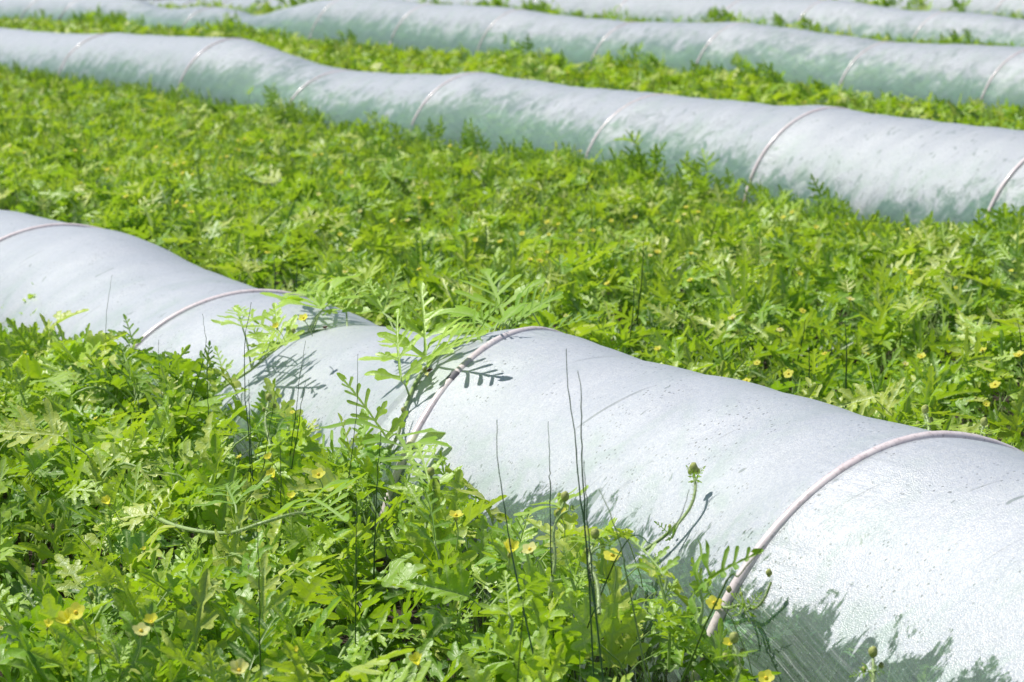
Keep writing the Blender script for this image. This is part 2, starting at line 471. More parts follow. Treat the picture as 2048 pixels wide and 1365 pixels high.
def spline(pts, n, closed=False):
    """Catmull-Rom through 3-D points"""
    p = [np.array(q, float) for q in pts]
    p = [2 * p[0] - p[1]] + p + [2 * p[-1] - p[-2]]
    out = []
    m = len(p) - 3
    for i in range(n):
        u = i / (n - 1) * m; k = min(int(u), m - 1); t = u - k
        a, b, c, d = p[k:k + 4]
        out.append(0.5 * ((2 * b) + (-a + c) * t + (2 * a - 5 * b + 4 * c - d) * t * t + (-a + 3 * b - 3 * c + d) * t ** 3))
    return np.array(out)

# ------------------------------------------------------------------ tunnels: crest outline and hoops read off the photo, solved on each row's own plane
CREST = {0: [(-500, 330), (-200, 390), (0, 425), (130, 453), (200, 462), (250, 486), (300, 513), (400, 557), (480, 580), (560, 592), (620, 618), (690, 650), (800, 668), (900, 680), (990, 676), (1070, 663), (1130, 683), (1200, 710), (1400, 760), (1600, 812), (1760, 853), (1890, 875), (1960, 899), (2048, 941), (2300, 1020), (2700, 1120)],
         1: [(-300, 40), (0, 58), (100, 68), (180, 72), (240, 69), (300, 74), (420, 79), (480, 79), (530, 95), (580, 115), (640, 132), (690, 143), (800, 152), (900, 154), (960, 147), (1020, 158), (1150, 178), (1320, 191), (1400, 200), (1560, 217), (1660, 215), (1720, 229), (1900, 252), (2048, 268), (2250, 282), (2600, 330)],
         2: [(-200, -6), (0, -6), (150, -5), (280, 1), (300, 12), (345, 21), (420, 15), (470, 20), (500, 33), (540, 32), (580, 20), (630, 8), (700, -3), (780, 2), (860, 11), (960, 15), (1045, 21), (1110, 33), (1250, 46), (1400, 50), (1490, 47), (1540, 55), (1650, 70), (1780, 87), (1900, 93), (2048, 97), (2300, 120)],
         3: [(700, -60), (1000, -32), (1200, -18), (1500, -1), (1640, 1), (1690, 3), (1760, 16), (1830, 25), (1900, 24), (1980, 32), (2048, 42), (2200, 52)],
         4: [(1400, -60), (1700, -38), (2048, -22), (2300, -10)]}
HOOPS = {0: [(-420, 345), (130, 453), (520, 590), (1070, 663), (1885, 873), (2700, 1120)],
         1: [(-60, 55), (225, 70), (475, 79), (695, 143), (960, 147), (1330, 191), (1672, 215), (2160, 276)],
         2: [(180, -4), (430, 15), (700, -3), (865, 11), (1045, 21), (1275, 47), (1492, 47), (1782, 87), (2075, 98)],
         3: [(1110, -22), (1290, -12), (1500, -1), (1660, 1), (1900, 24), (2180, 50)],
         4: [(1560, -48), (1800, -34), (2048, -22)]}
crest_sz = {}
hoop_s = {}
for r in CREST:
    dr = D0 + SP * r
    a = sorted([(sd(on_d(x, y, dr + 0.04))[0], on_d(x, y, dr + 0.04).z) for x, y in CREST[r]])
    crest_sz[r] = (np.array([q[0] for q in a]), np.array([q[1] - float(zg(q[0])) for q in a]))
    hoop_s[r] = sorted(sd(on_d(x, y, dr + 0.03))[0] for x, y in HOOPS[r])
    print('row', r, 's', np.round(crest_sz[r][0][[0, -1]], 2), 'z', np.round(crest_sz[r][1], 2).tolist(), 'hoops', np.round(hoop_s[r], 2).tolist())
    # hoops beyond the ends of the visible stretch, at the same pace
    step = 1.9
    while hoop_s[r][0] > (1.2 if r == 0 else 3): hoop_s[r].insert(0, hoop_s[r][0] - 1.5)
    end = {0: 13, 1: 30, 2: 46, 3: 46, 4: 46}[r]
    while hoop_s[r][-1] < end: hoop_s[r].append(hoop_s[r][-1] + step)

def crest_h(r, s):
    xs, zs = crest_sz[r]
    # smooth linear table a little
    k = np.array([-0.06, -0.03, 0, 0.03, 0.06]); wts = np.array([1, 2, 3, 2, 1]) / 9
    s = np.asarray(s, float)
    v = sum(w * np.interp(s + kk, xs, zs, left=0.48, right=0.47) for kk, w in zip(k * (1 + r * 1.2), wts))
    return np.clip(v * 1.012, 0.2, 0.62)

def profile(r, s, a, grow=0.0):
    """point on the tunnel skin: s along the row, a = 0..pi across it"""
    h = crest_h(r, s)
    hs = np.array(hoop_s[r]); dist = np.min(np.abs(np.asarray(s)[..., None] - hs), axis=-1)
    ridge = np.exp(-(dist / 0.16))
    w = HW * (0.955 + 0.045 * ridge) * (0.8 + 0.2 * np.clip(h / 0.5, 0, 1.1))
    c = np.cos(a)
    d = -np.sign(c) * np.abs(c) ** PW * (w + grow)
    h = h * (1 + 0.022 * (1 - ridge))
    flat = 0.03 * (1 - ridge) * np.sin(2 * a) ** 2
    z = (h + grow) * np.abs(np.sin(a)) ** PW * (1 - flat)
    d = d * (1 - flat * 0.5)
    return d, z, dist

def P_on(r, s, a, grow=0.0):
    d, z, _ = profile(r, np.array(s), np.array(a), grow)
    return np.array(world(float(s), D0 + SP * r + float(d), float(z) + float(zg(s))))

def film_hit(r, x, y):
    """point on a tunnel skin seen at this pixel, or None"""
    r_ = ray(x, y); dr = D0 + SP * r
    k0 = (dr - HW - .1) / (r_.x * V.x + r_.y * V.y)
    for k in np.linspace(k0 * .98, k0 * 1.6, 900):
        P = Vector((0, 0, CAM_H)) + r_ * k
        s, d = sd(P); dd = d - dr
        h = float(crest_h(r, np.array(s))); w = HW * .97
        if abs(dd) < w and P.z - float(zg(s)) <= h * (1 - (abs(dd) / w) ** (2 / PW)) ** (PW / 2): return P
        if P.z < float(zg(s)): return None
    return None

# where the condensation stops and the plastic runs clear, by row
CLEAR = {0: [(-200, 640), (0, 690), (180, 690), (430, 790), (540, 850), (660, 880), (760, 900), (880, 960), (1000, 985), (1100, 990), (1200, 1010), (1300, 1060), (1420, 1100), (1500, 1125), (1560, 1170), (1640, 1225), (1740, 1265), (1880, 1320), (2000, 1360)],
         1: [(0, 130), (200, 130), (330, 150), (480, 140), (560, 160), (640, 200), (760, 215), (850, 215), (930, 200), (1060, 240), (1190, 270), (1280, 280), (1400, 300), (1520, 350), (1620, 395), (1700, 405), (1850, 425), (1980, 410)],
         2: [(0, 25), (250, 30), (480, 40), (620, 40), (760, 45), (900, 70), (1100, 85), (1300, 90), (1500, 100), (1700, 130), (1900, 160), (2040, 170)]}
clear_sz = {}
for r_i, tab in CLEAR.items():
    pts_ = []
    for x, y in tab:
        P_ = film_hit(r_i, x, y)
        if P_ is not None: pts_.append((sd(P_)[0], P_.z - float(zg(sd(P_)[0]))))
    pts_.sort()
    clear_sz[r_i] = (np.array([q[0] for q in pts_]), np.array([q[1] for q in pts_]))
    print('clear', r_i, np.round(pts_, 2).tolist())
for r_i in (3, 4): clear_sz[r_i] = (np.array([0., 50.]), np.array([.28, .28]))

RANGE = {0: (1.2, 13), 1: (4, 30), 2: (8, 46), 3: (12, 46), 4: (16, 46)}
TLABEL = ['nearest misted plastic tunnel, running from the left edge to the lower right corner',
          'second plastic tunnel from the front, crossing the field behind the broad leaf strip',
          'third plastic tunnel from the front, with a low dip near its left end',
          'fourth plastic tunnel, mostly cut off by the top right edge of the photo',
          'farthest plastic tunnel, a sliver seen above the fourth one at top right']
def build_tunnel(r):
    s0, s1 = RANGE[r]
    root = empty('plastic_tunnel', world((s0 + s1) / 2, D0 + SP * r, 0))
    tag(root, TLABEL[r], 'plastic tunnel', 'low plastic tunnels over the crop rows')
    ds = 0.02 if r == 0 else (0.04 if r == 1 else 0.07)
    S = np.arange(s0, s1, ds); na = 56 if r == 0 else 30
    A = np.linspace(0.0, math.pi, na)
    SS, AA = np.meshgrid(S, A, indexing='ij')
    d, z, dist = profile(r, SS, AA)
    # loose folds gathered toward the ground on the near side, slack ripples elsewhere
    low = np.clip((0.22 - z) / 0.22, 0, 1)
    d += low * (0.010 * np.sin(SS * 26 + 3 * np.sin(SS * 3.1) + z * 20) + 0.006 * np.sin(SS * 61 + z * 30 + 2 * np.sin(SS * 7)))
    z += 0.0035 * np.sin(SS * 7.3 + 4 * np.sin(AA * 1.3)) * np.sin(AA * 2 + SS) + 0.002 * np.sin(SS * 23 + AA * 3)
    P = U_s = SS[..., None] * Un + (D0 + SP * r + d)[..., None] * Vn
    P[..., 2] = np.where(z < 0.01, -0.03, z) + zg(SS)
    arc = np.concatenate([np.zeros((len(S), 1)), np.cumsum(np.hypot(np.diff(d, axis=1), np.diff(z, axis=1)), axis=1)], 1)
    idx = np.arange(len(S) * na).reshape(len(S), na)
    q = np.stack([idx[:-1, :-1], idx[:-1, 1:], idx[1:, 1:], idx[1:, :-1]], -1).reshape(-1, 4)
    film = np.stack([SS, arc, z], -1).reshape(-1, 3)
    cz = np.interp(SS, *clear_sz[r])
    me = mesh_np('film', P.reshape(-1, 3), [q], True, dict(film=film, hoop_dist=dist.ravel(), clear_line=(z - cz - (-0.014, 0.03, 0.05, 0.05, 0.05)[r]).ravel()))
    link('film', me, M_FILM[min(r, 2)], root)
    for hi, hs in enumerate(hoop_s[r]):
        if not (s0 < hs < s1): continue
        lean = rnd.uniform(-0.02, 0.02)
        if r == 0 and abs(hs - hoop_clip) < 0.05: lean = -0.21
        pts = []
        rad = 0.0105 if r == 0 else 0.0102
        for i in range(41):
            a = math.pi * (0.0 + i / 40)
            p = P_on(r, hs + lean * math.cos(a), a, 0.0005 if r == 0 else -0.001)
            pts.append(p)
        pts[0][2] = pts[-1][2] = -0.03 + float(zg(hs))
        b = Bulk(); b.tubes([pts], rad, 10)
        o = link('hoop', b.mesh('hoop'), M_HOOP, root)
        if r == 0 and abs(hs - hoop_clip) < 0.05:
            c = []
            for i in range(4):
                a = math.radians(58 + i * 0.9)
                c.append(P_on(r, hs + lean * math.cos(a), a, 0.0))
            b = Bulk(); b.tubes([c], 0.0125, 12)
            # loose tail of the tape
            link('tape_clip', b.mesh('tape_clip'), M_CLIP, o)
    return root

hoop_clip = sd(on_d(1070, 663, D0 + 0.03))[0]
for r in range(5): build_tunnel(r)

# ------------------------------------------------------------------ ground
def build_ground():
    n = 120
    e = np.concatenate([-np.geomspace(1500, 12, 20), np.linspace(-11, 50, 150), np.geomspace(52, 1500, 20)])
    f = np.concatenate([-np.geomspace(1500, 16, 20), np.linspace(-15, 15, 80), np.geomspace(16, 1500, 20)])
    X, Y = np.meshgrid(f, e, indexing='ij')
    Z = 0.008 * np.sin(X * 3.1 + 1.3 * np.sin(Y * 2)) * np.sin(Y * 2.7) - 0.01 + zg(X * U.x + Y * U.y)
    P = np.stack([X, Y, Z], -1).reshape(-1, 3)
    idx = np.arange(X.size).reshape(X.shape)
    q = np.stack([idx[:-1, :-1], idx[1:, :-1], idx[1:, 1:], idx[:-1, 1:]], -1).reshape(-1, 4)
    o = link('ground', mesh_np('ground', P, [q]), M_SOIL)
    tag(o, kind='structure')
build_ground()

# ------------------------------------------------------------------ foliage height: measured where the leaves meet each tunnel
EDGE = {0: [(-300, 690), (0, 735), (100, 700), (200, 690), (300, 695), (400, 690), (470, 740), (520, 830), (600, 900), (680, 905), (760, 960), (840, 930), (900, 990), (1000, 1025), (1100, 1000), (1200, 1060), (1300, 1110), (1400, 1130), (1450, 1170), (1500, 1330), (1540, 1420), (1700, 1500)],
        1: [(-200, 175), (0, 185), (60, 175), (130, 200), (250, 205), (350, 215), (450, 215), (560, 220), (620, 250), (700, 262), (830, 300), (900, 305), (1000, 310), (1100, 320), (1200, 315), (1350, 350), (1450, 370), (1530, 420), (1620, 440), (1700, 450), (1850, 470), (1960, 460), (2048, 430), (2300, 470)],
        2: [(0, 45), (60, 40), (150, 55), (200, 38), (280, 52), (350, 75), (420, 72), (490, 45), (560, 68), (640, 95), (720, 95), (820, 112), (950, 130), (1040, 108), (1100, 120), (1180, 150), (1290, 125), (1380, 155), (1450, 160), (1530, 150), (1600, 190), (1700, 200), (1780, 200), (1900, 225), (2048, 240), (2300, 260)],
        3: [(700, -10), (1100, 8), (1250, 40), (1400, 48), (1540, 45), (1640, 65), (1800, 80), (2048, 95)],
        4: [(1400, -20), (1800, 8), (1930, 22), (2048, 38)]}
edge_sz = {}
for r in EDGE:
    db = D0 + SP * r - HW - 0.03
    a = sorted([(sd(on_d(x, y, db))[0], on_d(x, y, db).z) for x, y in EDGE[r]])
    edge_sz[r] = (np.array([q[0] for q in a]), np.clip([q[1] - float(zg(q[0])) for q in a], 0.0, 0.40))
    print('edge', r, np.round(edge_sz[r][0], 2).tolist(), np.round(edge_sz[r][1], 2).tolist())

def wob(s, d, k=1.0, ph=0.0):
    return (np.sin(s * 2.1 * k + 1.7 * np.sin(d * 1.9 * k + ph) + ph) * np.sin(d * 2.7 * k + 1.3 * np.sin(s * 1.3 * k)) * .5
            + np.sin(s * 5.3 * k + d * 3.1 + ph * 2) * np.sin(d * 6.1 * k - s * 2.3) * .3)

def canopy(strip, s, d):
    near = D0 + SP * (strip - 1) + HW if strip else 0.0
    far = D0 + SP * strip - HW
    base = (0.27 if strip == 0 else 0.23) + 0.075 * wob(s, d, 1.0, strip) + 0.045 * wob(s, d, 2.7, strip + 1)
    xs, zs = edge_sz[strip]
    e = np.interp(s, xs, zs)
    e = np.where(e > 0.04, e + (0.015 if strip == 0 else (-0.03 if strip == 1 else 0.02)) + 0.075 * wob(s, d, 3.3, strip), e)
    f = np.clip((d - (far - 0.55)) / 0.5, 0, 1)
    if strip:
        es = np.convolve(np.interp(np.arange(0, 60, .25), xs, zs), np.ones(9) / 9, 'same')
        es = np.interp(s, np.arange(0, 60, .25), es) + 0.03
        g = np.clip((d - near - 0.4) / 1.4, 0, 1)
        base = base * (1 - g) + np.minimum(base, np.maximum(es, 0.13 if strip == 1 else 0.19)) * g + 0.05 * wob(s, d, 1.8, strip)
    h = base * (1 - f) + e * f
    h = h + (0.055 if strip == 0 else 0.065) * (wob(s, d, 3.9, strip + 2) + 0.8 * wob(s, d, 7.5, strip + 5)) * np.clip(h / .15, 0, 1)
    if strip == 0:
        # bare stretch beside the clear foot of the near tunnel
        h = np.where((s < 3.45) & (d > 1.9), np.minimum(h, e + 0.0), h)
    return np.clip(h, 0.0, 0.45)

def foliage(strip, s_rng, dens, lod, size, mat, keep=None, petiole=True, inside=False):
    r = strip
    near = D0 + SP * (r - 1) + HW * 0.96 if r else -0.3
    far = D0 + SP * r - HW * 1.0
    if inside: near, far = D0 + SP * r - 0.44, D0 + SP * r + 0.30
    area = (s_rng[1] - s_rng[0]) * (far - near)
    N = int(area * dens)
    s = NR.uniform(*s_rng, N); d = NR.uniform(near, far, N)
    if inside:
        loc = (d - (near + far) / 2) / HW
        h = crest_h(r, s) * np.sqrt(np.clip(1 - loc ** 2, 0.05, 1)) * (0.66 + 0.24 * wob(s, d, 2.0, 2)) - 0.02
        h = np.clip(h, 0.05, 0.42)
    else: h = canopy(r, s, d)
    if not inside:
        cl = NR.random(N) < 0.62 + 0.9 * wob(s, d, 3.9, strip + 2) + 0.9 * wob(s, d, 7.5, strip + 5); s, d, h = s[cl], d[cl], h[cl]
    if keep is not None:
        k = keep(s, d, h); s, d, h = s[k], d[k], h[k]
    ok = h > 0.05; s, d, h = s[ok], d[ok], h[ok]
    N = len(s)
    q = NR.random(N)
    size_v = size * NR.choice([0.5, 0.75, 1.0, 1.2], N, p=[.15, .25, .35, .25]) * NR.uniform(.85, 1.15, N)
    size_v = np.minimum(size_v, h * 0.75 + 0.02)
    elev = NR.normal(0.58, 0.50, N); elev = np.clip(elev, -0.6, 1.4)
    young = NR.random(N) < 0.12
    elev = np.where(young, NR.uniform(0.8, 1.45, N), elev)
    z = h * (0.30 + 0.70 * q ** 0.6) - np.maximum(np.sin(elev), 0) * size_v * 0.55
    z = np.clip(z, 0.02, None)
    az = NR.uniform(0, 2 * np.pi, N)
    pos = s[:, None] * Un + d[:, None] * Vn; pos[:, 2] = z + zg(s)
    tip = np.stack([np.cos(az) * np.cos(elev), np.sin(az) * np.cos(elev), np.sin(elev)], 1)
    if inside:
        tb = np.clip((D0 + SP * r - 0.22 - d) / 0.12, 0, 1)[:, None]
        tip = tip - Vn * (tip @ Vn)[:, None].clip(None, 0) * 1.6 * tb
        size_v = size_v * (1 - 0.25 * tb[:, 0])
    if not inside:
        # leaves beside the plastic lean away from it
        tb = np.clip((d - (far - 0.10)) / 0.1, 0, 1)[:, None]
        tip = tip - Vn * (tip @ Vn)[:, None].clip(0, None) * 1.3 * tb
    up = np.stack([NR.normal(0, .55, N), NR.normal(0, .55, N), np.ones(N)], 1)
    up = np.where(young[:, None], up * [3, 3, .3], up)
    tint = np.clip(NR.normal(0.45, 0.23, N) + 0.16 * wob(s, d, 1.6, 3) + 0.85 * (q - .46) + np.where(young, .15, 0), 0, 1)  # low leaves coloured darker, painting in the shade of canopy gaps
    old = NR.random(N) < 0.012; tint = np.where(old, 1.0, tint)
    if inside:
        # nothing may poke through the plastic
        ok = np.ones(N, bool); hh_ = crest_h(r, s)
        for f_, lim in ((0.0, .86), (0.55, .80), (1.05, .86)):
            Q_ = pos + norm(tip) * (size_v * f_)[:, None]
            dd_ = np.abs(Q_ @ Vn - (D0 + SP * r)) + (0.25 * size_v if f_ == 0.55 else 0)
            zz_ = Q_[:, 2] - zg(s) + (0.2 * size_v if f_ == 0.55 else 0)
            ok &= (dd_ / (HW * .95)) ** 2 + (zz_ / hh_) ** 2 < lim + .08
        s, d, h, q, size_v, pos, tip, up, tint, z = [a_[ok] for a_ in (s, d, h, q, size_v, pos, tip, up, tint, z)]; N = len(s)
    b = Bulk()
    b.leaves(lod, pos, tip, up, size_v, tint)
    if petiole:
        ft = pos.copy(); ft[:, :2] -= tip[:, :2] * (0.05 + z * 0.35)[:, None]; ft[:, :2] += NR.normal(0, .012, (N, 2)); ft[:, 2] = zg(s)
        K = 5 if lod == 0 else 3
        tt = np.linspace(0, 1, K)[None, :, None]
        c1 = ft + (pos - ft) * [0.25, 0.25, 0.85]
        path = (1 - tt) ** 2 * ft[:, None] + 2 * tt * (1 - tt) * c1[:, None] + tt ** 2 * (pos + tip * size_v[:, None] * 0.03)[:, None]
        rad = np.linspace(1, .65, K)[None, :] * (0.0020 * size_v / 0.12)[:, None]
        b.tubes(path, rad, 4 if lod == 0 else 3, tint)
    return b

def seen(s, d, h):
    """leave out what lies well outside the view"""
    X = s * U.x + d * V.x; Y = s * U.y + d * V.y
    return (Y > 1.5) & (np.abs(X) < Y * 0.25 + 0.95)

# near strip, all at full leaf detail, with wandering runners and tendrils
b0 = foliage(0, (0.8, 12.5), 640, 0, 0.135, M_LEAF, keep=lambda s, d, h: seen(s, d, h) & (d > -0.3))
def runners(b, n, region, zoff):
    for i in range(n):
        s, d = region()
        a = rnd.uniform(0, 6.28); pts = []
        for k in range(7):
            hh = float(canopy(0, np.array(s), np.array(d)))
            pts.append(np.array(world(s, d, max(0.03, hh - rnd.uniform(*zoff)))))
            a += rnd.uniform(-.5, .5); s += math.cos(a) * 0.07; d += math.sin(a) * 0.07
            if d > D0 - HW - 0.05: d = D0 - HW - 0.05
        b.tubes([spline(pts, 22)], 0.0032, 6, 0.6)
runners(b0, 60, lambda: (rnd.uniform(3.2, 8), rnd.uniform(0.9, 2.0)), (0.03, 0.14))
def tendril(b, p, size):
    p = np.array(p, float); a = rnd.uniform(0, 6.28); pts = []
    up = rnd.uniform(.6, 1.6)
    turns = rnd.uniform(0.5, 2.5)
    for k in range(26):
        t = k / 25
        rr = size * (0.15 + .1 * math.sin(3 * t))
        pts.append(p + np.array([math.cos(a) * size * t + rr * t * math.cos(a + turns * 6.28 * t), math.sin(a) * size * t + rr * t * math.sin(a + turns * 6.28 * t), size * (up * t - t * t * .9) + rr * .4 * t * math.sin(turns * 6.28 * t)]))
    b.tubes([pts], np.linspace(0.0011, 0.0005, 26)[None], 4, 0.95)
for i in range(150):
    s, d = rnd.uniform(3.2, 9), rnd.uniform(0.9, 2.0)
    hh = float(canopy(0, np.array(s), np.array(d)))
    tendril(b0, world(s, d, max(0.05, hh - 0.05)), rnd.uniform(0.04, 0.09))
def young_tips(b, n, strip, srange, lod, size):
    """pale, tightly packed shoot tips standing a little above the leaves"""
    for i in range(n):
        near = D0 + SP * (strip - 1) + HW if strip else 0.9
        s, d = rnd.uniform(*srange), rnd.uniform(near, D0 + SP * strip - HW - 0.05)
        hh = float(canopy(strip, np.array(s), np.array(d)))
        if hh < 0.08: continue
        base = np.array(world(s, d, hh - 0.06 + float(zg(s)))); a = rnd.uniform(0, 6.28)
        top = base + np.array([math.cos(a) * .03, math.sin(a) * .03, rnd.uniform(.05, .09)])
        b.tubes([spline([base - [0, 0, .08], base, top], 8)], 0.0028, 5, 0.8)
        for k in range(6):
            f = k / 5; p = base + (top - base) * f; az = a + k * 2.4
            el = 0.5 + f * 0.8
            b.leaves(lod, p, [math.cos(az) * math.cos(el), math.sin(az) * math.cos(el), math.sin(el)], [0, 0, 1.0], size * (1 - .6 * f), 0.72)
young_tips(b0, 90, 0, (3, 9), 0, 0.055)
o = link('watermelon_foliage', b0.mesh('near_leaves'), M_LEAF)
tag(o, 'lobed watermelon leaves filling the foreground in front of the nearest tunnel', 'watermelon plants', kind='stuff')

def edge_clumps(b, strip, n, srange, lod, size):
    """shoots and upright leaves crowding against the foot of the next tunnel"""
    far = D0 + SP * strip - HW
    for i in range(n):
        s0 = rnd.uniform(*srange); rise = rnd.uniform(-.06, .08) if rnd.random() < .75 else rnd.uniform(.1, .2)
        for k in range(rnd.randint(5, 9)):
            s_ = s0 + rnd.gauss(0, .10); d_ = far - rnd.uniform(.03, .22)
            e = float(np.interp(s_, *edge_sz[strip])) + rise * rnd.uniform(.3, 1)
            L_ = size * rnd.uniform(.6, 1.1); el = rnd.uniform(.4, 1.35); az = rnd.uniform(0, 6.28)
            tp = np.array([math.cos(az) * math.cos(el), math.sin(az) * math.cos(el), math.sin(el)])
            tp = tp - Vn * max(0, float(tp @ Vn)) * 1.2
            P_ = np.array(world(s_, d_, max(.03, e - L_ * .75 * math.sin(el)) + float(zg(s_))))
            b.leaves(lod, P_, tp, [rnd.gauss(0, .8), rnd.gauss(-.4, .8), .6], L_, min(1, max(0, rnd.gauss(.55, .2))))
            g_ = P_.copy(); g_[2] = float(zg(s_)); g_ -= Vn * .03
            b.tubes([np.linspace(g_, P_, 4)], .0022, 3, .6)

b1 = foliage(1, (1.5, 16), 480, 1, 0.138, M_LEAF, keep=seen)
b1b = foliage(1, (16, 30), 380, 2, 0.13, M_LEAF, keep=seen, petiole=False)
young_tips(b1, 260, 1, (3, 14), 1, 0.06)
edge_clumps(b1, 1, 150, (7.5, 27), 1, 0.14)
for attr_ in ('v', 'f', 'vein', 'tint', 'lc'):
    L2 = getattr(b1b, attr_)
    getattr(b1, attr_).extend([a + b1.n for a in L2] if attr_ == 'f' else L2)
o = link('watermelon_foliage', b1.mesh('strip_leaves'), M_LEAF)
tag(o, 'broad strip of watermelon leaves between the nearest and the second tunnel', 'watermelon plants', kind='stuff')
for k, (rg, de, lb) in enumerate((((8, 46), 230, 'narrow strip of green leaves between the second and third tunnels'),
                                  ((12, 46), 200, 'thin green leaf band between the third and fourth tunnels'),
                                  ((16, 46), 170, 'green leaf fringe at top right between the fourth and farthest tunnels')), 2):
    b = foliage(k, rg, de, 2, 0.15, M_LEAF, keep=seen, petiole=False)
    edge_clumps(b, k, 130, (12, 38), 2, 0.16)
    tag(link('watermelon_foliage', b.mesh('far_leaves'), M_LEAF), lb, 'watermelon plants', kind='stuff')
INL = ['watermelon plants growing under the plastic of the nearest tunnel', 'watermelon plants seen through the plastic of the second tunnel',
       'blurred plants seen through the plastic of the third tunnel', 'blurred plants inside the fourth tunnel', 'blurred plants inside the farthest tunnel']
for r in range(5):
    b = foliage(r, RANGE[r], [900, 520, 360, 260, 200][r], [1, 1, 2, 2, 2][r], 0.12, M_LEAF_IN, keep=seen, petiole=r < 1, inside=True)
    tag(link('sheltered_foliage', b.mesh('sheltered_leaves'), M_LEAF_IN), INL[r], 'watermelon plants', kind='stuff')

# ------------------------------------------------------------------ single vines, built leaf by leaf
def leaf_obj(parent, base, tip, up=(0, 0, 1), tint=0.6, lod=3):
    base, tip = np.array(base, float), np.array(tip, float)
    b = Bulk(); b.leaves(lod, base, tip - base, np.array(up, float), np.linalg.norm(tip - base), tint, (0.45, 0.8))
    return link('leaf', b.mesh('leaf'), M_LEAF, parent)

def tube_obj(name, parent, pts, r0, r1, mat, n=24, sides=7, tint=0.6, vein=1.0, parent_obj=None):
    P = spline(pts, n) if len(pts) > 2 else np.linspace(pts[0], pts[1], n)
    b = Bulk(); b.tubes([P], np.linspace(r0, r1, n)[None], sides, tint, vein)
    return link(name, b.mesh(name), mat, parent), P

def hairs(parent, P, n, r, length=0.006):
    vs = []; b = Bulk()
    paths = []
    for i in range(n):
        k = rnd.uniform(0, len(P) - 1.01); a = int(k); p = P[a] + (P[a + 1] - P[a]) * (k - a)
        dr = norm(np.array([rnd.gauss(0, 1), rnd.gauss(0, 1), rnd.gauss(0, 1)]))
        paths.append([p + dr * r * .8, p + dr * (r + length * rnd.uniform(.5, 1))])
    b.tubes(paths, np.array([[0.00035, 0.0001]]), 3)
    return tag(link('stem_hairs', b.mesh('stem_hairs'), M_HAIR, parent), kind='stuff')

def petal_mesh(n=5, R=0.016, cup=0.35, seed=0):
    j = random.Random(seed); V_, F_ = [], []
    for k in range(n):
        a = 2 * math.pi * k / n + j.uniform(-.1, .1); b0_ = len(V_)
        for i in range(6):
            t = i / 5; w = 0.66 * math.sin(math.pi * min(1, .16 + t * .70)) ** .6; rr = R * (0.12 + .9 * t)
            for q in (-1, -.5, 0, .5, 1):
                aa = a + q * w * 1.35
                zz = R * (cup * t + 0.25 * cup * t * t) - R * .12 * abs(q) * t + R * j.uniform(-.03, .03)
                ro = rr * (1 - .16 * q * q * t)
                V_.append((math.cos(aa) * ro, math.sin(aa) * ro, zz))
        for i in range(5):
            for q in range(4):
                v = b0_ + i * 5 + q
                F_.append((v, v + 1, v + 6, v + 5))
    return mesh_np('petals', V_, [F_])

def ball_mesh(name, rx, rz, rough=0.0, seg=12, ring=8, seed=0):
    j = random.Random(seed); V_, F_ = [], []
    for i in range(ring + 1):
        for k in range(seg):
            p = math.pi * i / ring; a = 2 * math.pi * k / seg; q = 1 + j.uniform(-rough, rough)
            V_.append((rx * math.sin(p) * math.cos(a) * q, rx * math.sin(p) * math.sin(a) * q, -rz * math.cos(p) * q))
    for i in range(ring):
        for k in range(seg):
            F_.append((i * seg + k, i * seg + (k + 1) % seg, (i + 1) * seg + (k + 1) % seg, (i + 1) * seg + k))
    return mesh_np(name, V_, [F_])

ME_PETALS = [petal_mesh(5, 0.0150, c, i) for i, c in enumerate((0.12, 0.32, 0.7, 1.2))]
ME_CENTRE = ball_mesh('flower_centre', 0.0032, 0.0030, 0.12)
ME_CALYX = ball_mesh('calyx', 0.0042, 0.0060, 0.15)
for m_ in ME_PETALS: m_.materials.append(M_PETAL)
ME_PETALS_PALE = [m_.copy() for m_ in ME_PETALS]
for m_ in ME_PETALS_PALE: m_.materials.clear(); m_.materials.append(M_PALE)
ME_CENTRE.materials.append(M_CENTRE); ME_CALYX.materials.append(M_BUD)
_st = Bulk(); _st.tubes([spline([(0, 0, 0), (0.004, 0.002, -0.03), (0.0, 0.006, -0.07)], 8)], 0.0013, 5, 0.7); ME_FSTEM = _st.mesh('flower_stem'); ME_FSTEM.materials.append(M_STEM)

def flower(loc, label, group, scale=1.0, kind=0, pale=False, tilt=None):
    root = empty('watermelon_flower', loc)
    if tilt is None: tilt = (rnd.uniform(0.2, 0.75), rnd.uniform(-.45, .1), rnd.uniform(-0.6, 0.6))
    root.rotation_euler = tilt; root.scale = (scale * 0.80,) * 3
    tag(root, label, 'flower', group)
    for nm, me, off in (('petals', (ME_PETALS_PALE if pale else ME_PETALS)[kind], 0.0), ('flower_centre', ME_CENTRE, 0.0015), ('calyx', ME_CALYX, -0.0065), ('flower_stem', ME_FSTEM, -0.009)):
        o = bpy.data.objects.new(nm, me); COL.objects.link(o); o.parent = root; o.location = (0, 0, off)
    return root

def to_px(P):
    z = P[2] - CAM_H; zc = P[1] * cp - z * sp_; yc = P[1] * sp_ + z * cp
    return 1024 + F_PX * P[0] / zc, 682.5 - F_PX * yc / zc

def field_z(x, y, strip, lift=0.0):
    """point at canopy height under this pixel"""
    z = 0.2
    for _ in range(12):
        P = on_z(x, y, z); s, d = sd(P)
        z = 0.5 * z + 0.5 * (max(0.04, float(canopy(strip, np.array(s), np.array(d))) + lift) + float(zg(s)))
    return on_z(x, y, z)

